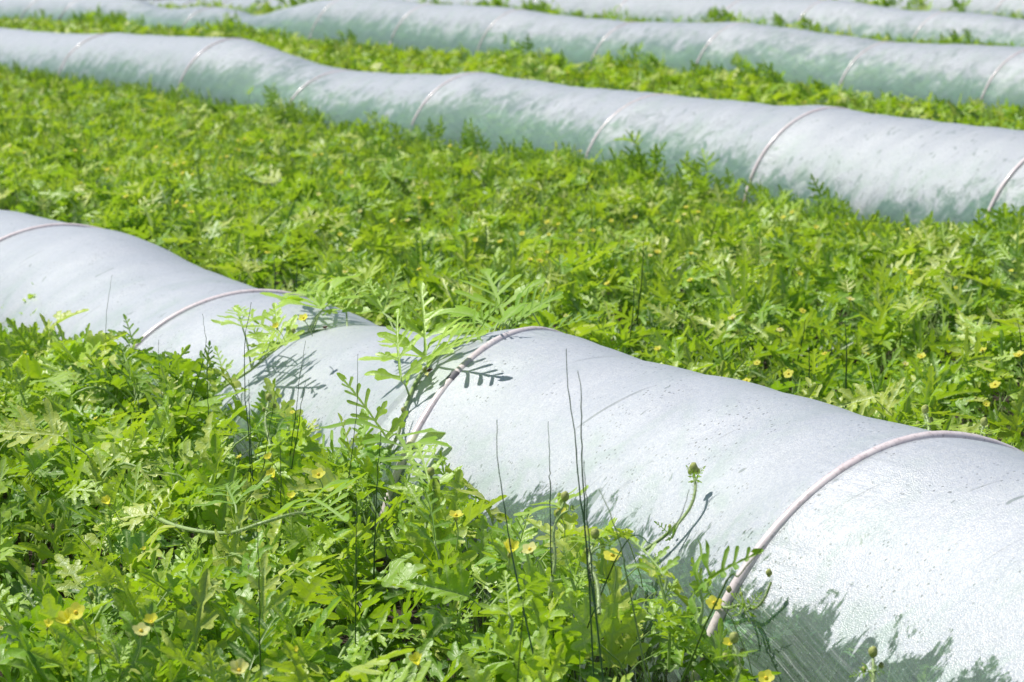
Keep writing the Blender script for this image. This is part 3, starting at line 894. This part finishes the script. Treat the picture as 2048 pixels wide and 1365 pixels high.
FL = [((152, 1226), 'wide open yellow flower on a hairy stalk near the lower left corner', 1.25, 1, 0),
      ((136, 1246), 'half closed yellow flower just below left of the lower left open one', 1.0, 3, 0),
      ((205, 1148), 'yellow flower facing sideways above the lower left open flower', 1.1, 2, 0),
      ((303, 1245), 'yellow flower topmost of the pale cluster at the lower left', 0.9, 2, 0),
      ((282, 1263), 'cream yellow flower in the pale cluster at the lower left', 1.1, 1, 1),
      ((217, 1008), 'small closed yellow flower beside a fuzzy shoot tip at left', 0.8, 3, 0),
      ((637, 950), 'bright open yellow flower above the long fuzzy runner', 1.15, 1, 0),
      ((538, 917), 'small pale yellow flower beside the tall paired rush stems', 0.8, 2, 0),
      ((548, 955), 'nodding yellow flower half hidden by leaves left of the open one', 0.9, 3, 0),
      ((583, 996), 'yellow flower partly hidden under leaves above the long fuzzy runner', 0.8, 2, 0),
      ((912, 1032), 'yellow flower in leaves left of the four rush stems', 1.1, 1, 0),
      ((1020, 1106), 'deep yellow closed flower crossed by a rush stem', 1.1, 3, 0),
      ((1060, 1100), 'pale yellow open flower just right of the deep yellow closed one', 1.1, 1, 1),
      ((1122, 1030), 'yellow flower on a budding shoot against the plastic', 0.9, 2, 0),
      ((1225, 1111), 'star shaped open yellow flower right of the rush clump', 1.25, 0, 0),
      ((1428, 1207), 'open yellow flower beside the foot of the right hand hoop', 1.15, 0, 0),
      ((478, 1342), 'yellow flower with white bud at the bottom edge left of centre', 1.1, 2, 1),
      ((836, 1330), 'small yellow flower at the bottom edge near the centre', 0.9, 3, 0),
      ((1460, 1290), 'yellow flower on the budding stalk below the right hand hoop', 0.9, 2, 0),
      ((1532, 1357), 'yellow flower at the bottom edge below the clear plastic', 1.1, 1, 0),
      ((95, 1255), 'tiny yellow flower near the left edge at the bottom', 0.6, 3, 0)]
for (px, lb, sc, kd, pale) in FL:
    P = field_z(px[0], px[1], 0, 0.06)
    flower(P, lb, None, sc, kd, bool(pale))
MIDFL = [(628, 460), (700, 500), (366, 347), (385, 350), (370, 412), (383, 425), (252, 393), (1060, 520), (1080, 522), (1577, 748), (1843, 714), (1965, 702), (2038, 711), (1465, 637), (1605, 622),
         (1822, 545), (1650, 708), (1243, 290), (1160, 303), (820, 255), (12, 248), (20, 293), (1095, 445), (1160, 462), (720, 423), (1750, 470), (1632, 455), (1215, 568), (1315, 505), (150, 302), (478, 300),
         (350, 330), (2010, 330), (1300, 512), (535, 505), (1560, 660), (1380, 560), (690, 545), (1700, 600), (1990, 770), (215, 340)]
for (x, y) in MIDFL:
    P = field_z(x, y, 1, 0.055)
    big = 1.0 if y < 600 else 1.1
    flower(P, 'small yellow flower showing in the leaf strip behind the nearest tunnel', 'yellow flowers in the strip behind the nearest tunnel', big * rnd.uniform(.8, 1.15), rnd.choice([0, 1, 1]), rnd.random() < .15)
for k in range(95):
    s_, d_ = rnd.uniform(3, 14), rnd.uniform(D0 + HW + .1, D0 + SP - HW - .1)
    P = world(s_, d_, float(canopy(1, np.array(s_), np.array(d_))) + float(zg(s_)) + 0.05)
    x, y = to_px(P)
    if not (0 < x < 2048 and 0 < y < 1365): continue
    flower(P, 'small yellow flower showing in the leaf strip behind the nearest tunnel', 'yellow flowers in the strip behind the nearest tunnel', rnd.uniform(.6, 1.0), rnd.choice([0, 1, 1]), rnd.random() < .1)
for k in range(26):
    s_, d_ = rnd.uniform(2.6, 7), rnd.uniform(1.0, 2.0)
    P = world(s_, d_, float(canopy(0, np.array(s_), np.array(d_))) + 0.035)
    x, y = to_px(P)
    if not (0 < x < 1400 and 700 < y < 1350): continue
    flower(P, 'tiny yellow flower tucked among the foreground leaves', 'tiny flowers tucked among the foreground leaves', rnd.uniform(.4, .65), rnd.choice([0, 1, 2]), rnd.random() < .1)
for (x, y) in [(720, 95), (935, 128), (1072, 140), (1135, 145), (1610, 205), (930, 140)]:
    P = field_z(x, y, 2, 0.02)
    flower(P, 'yellow flower in the narrow leaf strip behind the second tunnel', 'yellow flowers behind the second tunnel', 1.1, 1)

# rushes: upright dark stems, tip first, read off the photo
def rush(pts, d, label, group=None, r=0.0016, mat=None, root_strip=0):
    if d < 1.62: r *= 0.8
    P = [np.array(on_d(x, y, d)) for x, y in pts]
    last = P[-1]
    dr_ = last - P[-2]; k_ = (last[2] + 0.01) / max(-dr_[2], 0.03)
    sh = dr_ * k_; hl = math.hypot(sh[0], sh[1]); sh[:2] *= min(1, 0.28 / max(hl, 1e-6))
    g = last + sh; g[2] = -0.01
    if last[2] > 0.02: P.append(g)
    Q = spline(P, 26)
    Q = Q + np.stack([NR.normal(0, .0006, 26), np.zeros(26), np.zeros(26)], 1)
    b = Bulk(); rr = np.clip(np.linspace(0.35, 1.25, 26), .35, 1.0) * r
    # faint nodes along the stem
    rr = rr * (1 + .18 * (np.arange(26) % 5 == 0))
    b.tubes([Q], rr[None], 6)
    return tag(link('rush_stem', b.mesh('rush_stem'), mat or M_RUSH), label, 'rush stem', group)

RUSH = [([(1132, 698), (1137, 780), (1150, 870), (1157, 960), (1172, 1080), (1188, 1210)], 1.80, 'tallest dark rush stem standing against the middle of the nearest tunnel', 1.2),
        ([(1155, 742), (1163, 800), (1163, 880), (1166, 960), (1172, 1080), (1180, 1220)], 1.78, 'second dark rush stem, right beside the tallest one', 1.2),
        ([(1167, 922), (1172, 990), (1178, 1080), (1190, 1200)], 1.76, 'short dark rush stem just right of the tall pair', 1.1),
        ([(994, 840), (996, 930), (1010, 1020), (1020, 1090), (1035, 1160)], 1.72, 'bent dark rush stem left of the tall pair, kinked above a yellow flower', 1.1),
        ([(1097, 843), (1099, 930), (1101, 1030)], 1.85, 'thin straight rush stem between the bent one and the tall pair', 0.8),
        ([(1199, 980), (1225, 1040), (1245, 1110), (1262, 1200)], 1.74, 'green rush stem leaning left above the star shaped flower', 1.1),
        ([(1378, 980), (1358, 1040), (1310, 1088), (1235, 1112)], 1.84, 'dark rush stem bowing far to the right across the plastic', 0.9),
        ([(1527, 1092), (1480, 1150), (1435, 1200)], 1.86, 'light green grass blade crossing the right hand hoop', 1.3),
        ([(716, 708), (714, 800), (708, 880), (697, 960), (690, 1040)], 1.92, 'tall rush stem rising in front of the left of the vine covered hoop', 0.9),
        ([(612, 682), (600, 750), (594, 810), (583, 890)], 1.95, 'curved thin rush stem in front of the vine shadow', 0.8),
        ([(611, 764), (603, 810), (592, 885)], 1.93, 'short rush stem right below the curved thin one', 0.9),
        ([(503, 605), (490, 680), (490, 780), (498, 880), (503, 1000)], 1.84, 'tall rush stem of the pair left of the draped vine', 1.1),
        ([(498, 760), (500, 850), (505, 940), (510, 1010)], 1.82, 'shorter rush stem of the pair left of the draped vine', 1.1),
        ([(553, 775), (542, 840), (532, 900), (520, 980)], 1.86, 'leaning rush stem beside a green bud left of centre', 0.9),
        ([(224, 550), (213, 630), (210, 720), (196, 800)], 1.98, 'tallest rush stem against the tunnel at far left', 0.9),
        ([(405, 628), (411, 690), (395, 760), (365, 850)], 1.9, 'rush stem with a hooked tip beside the low hoop', 0.9),
        ([(50, 655), (62, 700), (90, 770), (105, 830)], 1.9, 'rush stem nearest to the left edge, leaning left', 0.9),
        ([(107, 646), (125, 710), (140, 790), (160, 870)], 1.92, 'left stem of the two close rush stems near the left edge', 0.9),
        ([(122, 660), (128, 730), (131, 800), (134, 850)], 1.9, 'right stem of the two close rush stems near the left edge', 0.9),
        ([(316, 680), (320, 760), (330, 850), (334, 900)], 1.9, 'dark rush stem rising through the leaves below the low hoop', 0.9),
        ([(415, 735), (416, 800), (418, 880)], 1.85, 'short dark rush stem left of the tall pair by the draped vine', 0.9),
        ([(762, 862), (755, 950), (751, 1040), (748, 1120)], 1.75, 'rush stem in front of the foot of the middle hoop', 1.2),
        ([(240, 1100), (250, 1170), (263, 1240)], 1.35, 'dark rush stem leaning left above the pale flower cluster', 1.2),
        ([(20, 990), (30, 1100), (48, 1240)], 1.3, 'rush stem near the left edge of the foreground', 0.9),
        ([(560, 880), (562, 960), (560, 1060), (563, 1140)], 1.7, 'rush stem behind the nodding yellow flower', 1.0),
        ([(712, 960), (713, 1050), (712, 1150)], 1.55, 'rush stem rising from leaves right of the open yellow flower', 1.0),
        ([(512, 1010), (518, 1150), (520, 1290)], 1.35, 'long rush stem running down to the bottom edge left of centre', 1.1),
        ([(180, 1195), (195, 1290), (205, 1365)], 1.1, 'rush stem crossing the lower left corner leaves', 1.0),
        ([(1050, 1150), (1046, 1230), (1040, 1300)], 1.5, 'short rush stem in the centre foreground leaves', 1.0)]
for pts, d, lb, w in RUSH:
    g = 'green' in lb and 'dark' not in lb
    rush(pts, d, lb, 'rush stems in front of the nearest tunnel', 0.0012 * w, M_RUSH2 if g and 'bud' not in lb else M_RUSH)
for (x, y, x2, y2) in [(1287, 480, 1278, 610), (1268, 560, 1262, 660), (1618, 690, 1615, 800), (547, 502, 549, 590), (592, 508, 592, 580), (1690, 640, 1692, 760), (938, 560, 936, 640), (1610, 640, 1600, 700), (2035, 640, 2042, 700), (1180, 400, 1183, 470)]:
    P1 = field_z(x2, y2, 1, 0.0); dd = sd(P1)[1]
    rush([(x, y), ((x + x2) / 2 + 2, (y + y2) / 2), (x2, y2)], dd, 'thin dark rush stem standing in the leaf strip behind the nearest tunnel', 'rush stems behind the nearest tunnel', 0.0022)

def bud(parent, loc, scale=1.0, name='flower_bud', seed=1):
    o = link(name, ball_mesh(name, 0.0065 * scale, 0.008 * scale, 0.16, 12, 8, seed), M_BUD, parent)
    me = o.data
    for v in me.vertices: v.co += Vector(loc)
    return o

def vine(name, label, path, petioles, r=0.0042, hair=160, buds=(), n=48, tint=0.7):
    """petioles: (fraction along the stem, leaf base xyz, leaf tip xyz, up, tint)"""
    root = empty(name, tuple(path[0])); tag(root, label, 'watermelon vine')
    st, P = tube_obj('stem', root, path, r, r * 0.7, M_STEM, n, 8)
    if hair: hairs(st, P, hair, r)
    for (f, lb, lt, up, ti) in petioles:
        a = P[int(f * (n - 1))]; da = sd(a)[1]
        (bx_, by_), (tx_, ty_), d1, d2 = lb, lt[0], lt[1], lt[2]
        db = da + min(max(d1 - da, -0.03), 0.40 if d1 >= 2.6 else 0.04)
        lb = np.array(on_d(bx_, by_, db)); lt = np.array(on_d(tx_, ty_, db + d2 - d1))
        mid = a * .5 + lb * .5 + np.array([0, 0, np.linalg.norm(lb - a) * .12])
        lf = leaf_obj(root, lb, lt, up, ti)
        tube_obj('petiole', lf, [a, mid, lb, lb + (lt - lb) * .06], 0.0024, 0.0014, M_STEM, 14, 6)
    for bx in buds: bud(root, *bx)
    return root, P

def film_at(x, y, lift=0.01):
    """point on the near tunnel skin seen at this pixel"""
    r_ = ray(x, y); lo = None
    best = None
    for k in np.linspace(3.0, 12.0, 1800):
        P = Vector((0, 0, CAM_H)) + r_ * k
        s, d = sd(P); dd = (d - D0)
        h = float(crest_h(0, np.array(s)))
        w = HW * .97
        if abs(dd) < w:
            zz = h * (1 - (abs(dd) / w) ** (2 / PW)) ** (PW / 2)
            if P.z <= zz: best = P; break
        if P.z < 0: best = P; break
    if best is None:
        best = on_d(x, y, D0 + 0.03)
    n = Vector((0, 0, 1)) - V * 0.5
    return np.array(best + n.normalized() * lift)

def _unused(base, px):
    """point at the depth plane of base seen at this pixel"""
    return np.array(on_d(px[0], px[1], sd(base)[1]))

def px_leaf(frac, base_px, tip_px, d, tipd, up=(0, -0.6, 0.8), tint=0.6):
    return (frac, base_px, (tip_px, d, tipd), up, tint)

# vine climbing beside the middle hoop and over the top
pA = [film_at(640, 1012, .02), film_at(720, 945, .012), film_at(790, 895, .01), film_at(812, 830, .01), film_at(835, 770, .008), film_at(868, 728, .008), film_at(905, 700, .008), film_at(950, 685, .006), np.array(on_d(1000, 679, D0 + .03))]
SKY = (0.0, -0.75, 0.65)
L_A = [px_leaf(.16, (722, 905), (590, 880), 2.02, 1.96, SKY, .55), px_leaf(.20, (735, 925), (725, 815), 2.02, 2.05, SKY, .6),
       px_leaf(.30, (775, 880), (683, 737), 2.12, 2.05, (0.3, -.9, .5), .72), px_leaf(.33, (795, 872), (850, 955), 2.12, 2.0, (.2, -.5, .9), .55),
       px_leaf(.44, (803, 762), (783, 605), 2.24, 2.27, (-0.15, -1, .25), .72),
       px_leaf(.62, (851, 722), (846, 543), 2.36, 2.42, (.2, -1, .2), .72), px_leaf(.60, (845, 716), (760, 640), 2.36, 2.38, SKY, .8),
       px_leaf(.66, (862, 715), (945, 650), 2.36, 2.34, SKY, .75),
       px_leaf(.9, (955, 668), (1005, 590), 2.5, 2.5, SKY, .5), px_leaf(.97, (1015, 655), (966, 503), 2.7, 2.82, (.1, -1, .2), .6),
       px_leaf(.98, (1020, 655), (1105, 575), 2.7, 2.7, SKY, .45), px_leaf(1.0, (1090, 668), (1190, 620), 3.0, 3.05, (0, -.4, .9), .4),
       px_leaf(.99, (1035, 650), (1060, 590), 2.75, 2.8, SKY, .5), px_leaf(.95, (985, 660), (905, 600), 2.6, 2.66, SKY, .55)]
vA, PA = vine('watermelon_vine', 'long vine climbing the nearest tunnel beside the middle hoop, with tall fern like leaves', pA, L_A, r=.0046, hair=420,
              buds=[((film_at(812, 832, .015)), 0.8), ((film_at(855, 752, .015)), .8), ((film_at(700, 940, .03)), .7)], n=70)
# vine draped over the dip left of it
pB = [film_at(395, 830, .02), film_at(440, 790, .012), film_at(505, 745, .008), film_at(560, 700, .008), film_at(610, 672, .007), np.array(on_d(660, 660, D0 - .05)), np.array(on_d(740, 659, D0 + .02)), np.array(on_d(815, 664, D0 + .10))]
L_B = [px_leaf(.30, (485, 655), (470, 600), 2.25, 2.3, SKY, .75), px_leaf(.33, (560, 690), (548, 602), 2.28, 2.32, SKY, .8), px_leaf(.42, (573, 690), (463, 603), 2.28, 2.2, SKY, .8),
       px_leaf(.36, (530, 712), (498, 640), 2.22, 2.22, SKY, .85), px_leaf(.30, (517, 720), (570, 660), 2.22, 2.2, SKY, .85), px_leaf(.6, (645, 620), (575, 548), 2.55, 2.6, SKY, .7),
       px_leaf(.62, (645, 622), (700, 560), 2.55, 2.62, SKY, .75), px_leaf(.64, (646, 618), (650, 545), 2.55, 2.7, SKY, .7),
       px_leaf(.78, (690, 615), (740, 548), 2.62, 2.7, SKY, .7), px_leaf(.78, (692, 620), (655, 590), 2.6, 2.6, SKY, .7), px_leaf(.95, (765, 625), (800, 520), 2.66, 2.75, (.2, -1, .2), .6),
       px_leaf(.97, (768, 628), (735, 555), 2.66, 2.7, SKY, .65), px_leaf(1, (800, 640), (850, 600), 2.66, 2.7, SKY, .6),
       px_leaf(.12, (420, 800), (400, 700), 2.05, 2.05, (-.3, -1, .3), .25), px_leaf(.1, (415, 810), (350, 740), 2.02, 2.0, SKY, .4), px_leaf(.2, (455, 770), (430, 690), 2.1, 2.1, SKY, .7)]
vB, PB = vine('watermelon_vine', 'vine draped over the dip of the nearest tunnel with small yellow flowers', pB, L_B, r=.0042, hair=300, n=60,
              buds=[(np.array(on_d(587, 662, 2.25)), .8)])
flower(on_d(607, 637, 2.3), 'yellow flower on the draped vine at the crest of the dip', None, 1.05, 1)
flower(on_d(553, 655, 2.22), 'small yellow flower just left of the crest flower on the draped vine', None, .8, 2)
flower(film_at(862, 766, .02), 'tiny pale yellow flower on the climbing vine below the beetle', None, .45, 2, True)
# second strand of the draped vine
pB2 = [film_at(470, 760, .015), film_at(520, 722, .01), film_at(560, 715, .01), film_at(500, 770, .015)]
# long fuzzy runner in the foreground
pC = [np.array(on_d(x, y, d)) for x, y, d in ((300, 1028, 1.55), (345, 1050, 1.55), (400, 1063, 1.56), (460, 1066, 1.57), (520, 1048, 1.6), (580, 1030, 1.66), (612, 1026, 1.7))]
vine('watermelon_vine', 'long fuzzy pale runner lying across the leaves in the left foreground', pC,
     [px_leaf(.1, (292, 1020), (250, 985), 1.6, 1.6, SKY, .8), px_leaf(.55, (470, 1010), (440, 940), 1.66, 1.7, SKY, .5), px_leaf(.95, (625, 1000), (690, 1030), 1.75, 1.7, SKY, .6)], r=.0042, hair=500, n=60)
# shoot reaching across the plastic between the middle and right hoops
pD = [film_at(1300, 1130, .03), film_at(1345, 1085, .02), film_at(1385, 1040, .02), film_at(1403, 1010, .03), film_at(1406, 985, .045)]
rD, PD = vine('watermelon_shoot', 'slender budding shoot curving up the plastic between the middle and right hoops', pD,
     [px_leaf(.45, (1345, 1075), (1312, 1042), 1.98, 1.95, SKY, .5)],
     r=.0034, hair=260, buds=[(film_at(1348, 1072, .02), .5)])
bud(rD, PD[-1] + [0, 0, .006], 1.2)
bud(rD, PD[-1] + [.007, 0, .001], .7, 'flower_bud', 7)
bud(rD, PD[-1] + [-.006, -.002, .0], .7, 'flower_bud', 8)
leaf_obj(rD, PD[-7], PD[-7] + [-.016, -.004, .030], SKY, .7)
leaf_obj(rD, PD[-6], PD[-6] + [.018, -.004, .026], SKY, .7)
# runner at the foot of the right hoop
pE = [film_at(1432, 1238, .04), film_at(1465, 1250, .035), film_at(1495, 1240, .03), film_at(1520, 1247, .03), film_at(1540, 1230, .03), film_at(1560, 1205, .04)]
vine('watermelon_runner', 'hairy zigzag runner resting on the clear plastic right of the right hoop foot', pE,
     [px_leaf(.5, (1490, 1225), (1470, 1185), 1.95, 1.9, SKY, .7), px_leaf(.55, (1495, 1222), (1518, 1185), 1.95, 1.95, SKY, .7), px_leaf(.45, (1480, 1228), (1445, 1200), 1.95, 1.93, SKY, .6)],
     r=.003, hair=300, buds=[(film_at(1560, 1196, .05), .8), (film_at(1480, 1228, .05), .7), (film_at(1500, 1228, .04), .5)])
for (lab, bx, by, tx, ty, d, le) in [
        ('upright budding stalk with yellow buds below the right hoop foot', 1462, 1400, 1468, 1284, 1.78, [(1440, 1290), (1490, 1310)]),
        ('single fuzzy stalk with a round bud in front of the clear plastic at bottom right', 1742, 1400, 1746, 1312, 2.02, [(1700, 1350), (1775, 1345)]),
        ('budding shoot tip standing against the plastic left of the rush clump', 1110, 1120, 1130, 1000, 1.86, [(1080, 990), (1160, 1010)]),
        ('budding shoot with three yellow buds right of the rush clump', 1195, 1170, 1190, 1075, 1.78, [(1165, 1060), (1230, 1080)]),
        ('fuzzy grey green shoot tip at left pointing up to a small flower', 245, 1070, 190, 975, 1.6, [(170, 990), (220, 960)]),
        ('fuzzy flower stalk rising under the open yellow flower at lower left', 170, 1330, 148, 1240, 1.2, [(200, 1300), (120, 1290)]),
        ('fuzzy stalk with drooping tip right of the lower left flowers', 205, 1290, 180, 1200, 1.22, [(165, 1215), (230, 1230)]),
        ('pale new shoot pointing up in the left middle foreground', 290, 1130, 262, 1045, 1.5, [(235, 1075), (300, 1060)]),
        ('spiky pale shoot standing among leaves below the right of the middle hoop', 850, 1060, 862, 950, 1.86, [(835, 985), (890, 985)]),
        ('green budding shoot rising above the leaves left of the vine covered hoop', 540, 890, 538, 800, 1.92, [(520, 830), (560, 815)]),
        ('small fuzzy shoot tip poking up beside the right hoop crest', 1855, 880, 1850, 825, 2.72, [(1835, 850), (1880, 845)]),
        ('fuzzy shoot tip just right of the right hoop crest', 1950, 895, 1968, 850, 2.78, [(1945, 860), (1990, 850)])]:
    B0 = np.array(on_d(bx, by, d)); T0 = np.array(on_d(tx, ty, d + .03))
    foot = B0 + (B0 - T0) * .6
    m1 = (B0 + T0) / 2 + np.array([rnd.uniform(-.01, .01), 0, 0])
    pet = [px_leaf(.75, (tx + (lx - tx) * .15, ty + 20 + (ly - ty) * .3), (lx, ly), d + .02, d + rnd.uniform(-.02, .08), SKY, rnd.uniform(.5, .8)) for lx, ly in le]
    vine('watermelon_shoot', lab, [foot, B0, m1, T0], pet, r=.0030, hair=240, n=36,
         buds=[(T0 + [0, 0, .006], 1.0, 'flower_bud', 3), (T0 + [.012, 0, -.014], .6, 'flower_bud', 4), (T0 + [-.012, .004, -.022], .6, 'flower_bud', 5)])

# bigger single leaves that stand clear of the mass
def standing_leaf(label, foot_px, base_px, tip_px, d, up, tint, dt=0.0):
    root = empty('watermelon_leaf', tuple(on_d(*base_px, d))); tag(root, label, 'leaf')
    B0 = np.array(on_d(*base_px, d)); T0 = np.array(on_d(*tip_px, d + dt)); Fp = np.array(on_d(*foot_px, d))
    b = Bulk(); b.leaves(3, B0, T0 - B0, np.array(up, float), np.linalg.norm(T0 - B0), tint)
    link('blade', b.mesh('blade'), M_LEAF, root)
    tube_obj('petiole', root, [Fp, (Fp + B0) / 2 + [0.004, 0, .004], B0, B0 + (T0 - B0) * .05], .0026, .0015, M_STEM, 14, 6)
for a in [('fern like leaf standing against the plastic right of the middle hoop foot', (860, 1010), (865, 985), (828, 865), 2.02, (-.1, -1, .3), .75, .03),
          ('tall pale leaf below the middle hoop foot', (878, 1150), (870, 1090), (862, 955), 1.84, (.5, -1, .25), .5, .04),
          ('twin lobed leaf leaning right over the runner at the right hoop foot', (1400, 1250), (1400, 1180), (1490, 1090), 1.88, (-.2, -.7, .7), .4, .0),
          ('dark upright leaf rising at the far left against the low hoop', (270, 800), (262, 760), (238, 668), 1.95, (.3, -1, .3), .35, .02),
          ('dark narrow leaf beside the hooked rush stem', (418, 780), (412, 760), (420, 680), 1.92, (.6, -1, .2), .12, .02),
          ('pointed leaf reaching up toward the rush clump', (1330, 1180), (1325, 1150), (1262, 1055), 1.82, (.4, -.9, .4), .6, .0),
          ('upright fern like leaf in the central foreground', (1020, 1270), (1018, 1230), (1010, 1130), 1.62, (.1, -1, .4), .75, .03),
          ('pale yellow bleached leaf in the left of the foreground', (560, 1290), (556, 1255), (570, 1175), 1.5, (0, -.5, .9), 1.0, .05),
          ('long leaf reaching from the draped vine toward the left edge', (60, 850), (70, 790), (10, 760), 1.93, (0, -.8, .6), .55, .0)]:
    standing_leaf(*a)

# two small beetles on the climbing vines
def beetle(P, label, rz):
    root = empty('beetle', tuple(P)); tag(root, label, 'beetle')
    for nm, me, off in (('abdomen', ball_mesh('abdomen', .0036, .0052, .03), (0, 0, 0)), ('head', ball_mesh('head', .0020, .0020, .05), (0, 0, .0062))):
        o = bpy.data.objects.new(nm, me); COL.objects.link(o); me.materials.append(M_BUG); o.parent = root; o.location = off
    for k in range(6):
        sg = 1 if k % 2 else -1; z0 = (-.0025 + .0025 * (k // 2))
        b = Bulk(); b.tubes([spline([(0, sg * .003, z0), (-.001, sg * .006, z0 + .001), (-.004, sg * .008, z0)], 6)], .0004, 4)
        o = bpy.data.objects.new('leg', b.mesh('leg')); COL.objects.link(o); o.data.materials.append(M_BUG); o.parent = root
    root.rotation_euler = (math.radians(70), math.radians(rz), math.radians(80))
beetle(film_at(863, 750, .012), 'small brown beetle on the plastic beside the climbing vine', 20)
beetle(film_at(654, 664, .014), 'small brown beetle under the crest of the draped vine', -40)

# ------------------------------------------------------------------ light
SUN_EL, SUN_AZ = math.radians(60), math.atan2(-0.97, 0.22)     # azimuth from +Y toward +X of the direction to the sun
to_sun = Vector((math.sin(SUN_AZ) * math.cos(SUN_EL), math.cos(SUN_AZ) * math.cos(SUN_EL), math.sin(SUN_EL)))
w = bpy.data.worlds.new('World'); scene.world = w; w.use_nodes = True
nt = w.node_tree
sky = nt.nodes.new('ShaderNodeTexSky'); sky.sky_type = 'NISHITA'; sky.sun_disc = False
sky.sun_elevation = SUN_EL; sky.sun_rotation = SUN_AZ
bg = nt.nodes['Background']; bg.inputs[1].default_value = 0.072
nt.links.new(sky.outputs[0], bg.inputs[0])
sl = bpy.data.lights.new('sun', 'SUN'); sl.energy = 5.0; sl.angle = math.radians(0.5); sl.color = (1.0, 0.965, 0.90)
so = bpy.data.objects.new('sun', sl); COL.objects.link(so)
so.rotation_euler = (-to_sun).to_track_quat('-Z', 'Y').to_euler()

scene.view_settings.view_transform = 'Standard'
scene.view_settings.look = 'None'
scene.view_settings.exposure = 0
scene.render.engine = 'CYCLES'
scene.cycles.transparent_max_bounces = 16
scene.cycles.max_bounces = 8
scene.cycles.diffuse_bounces = 2
scene.cycles.sample_clamp_indirect = 6
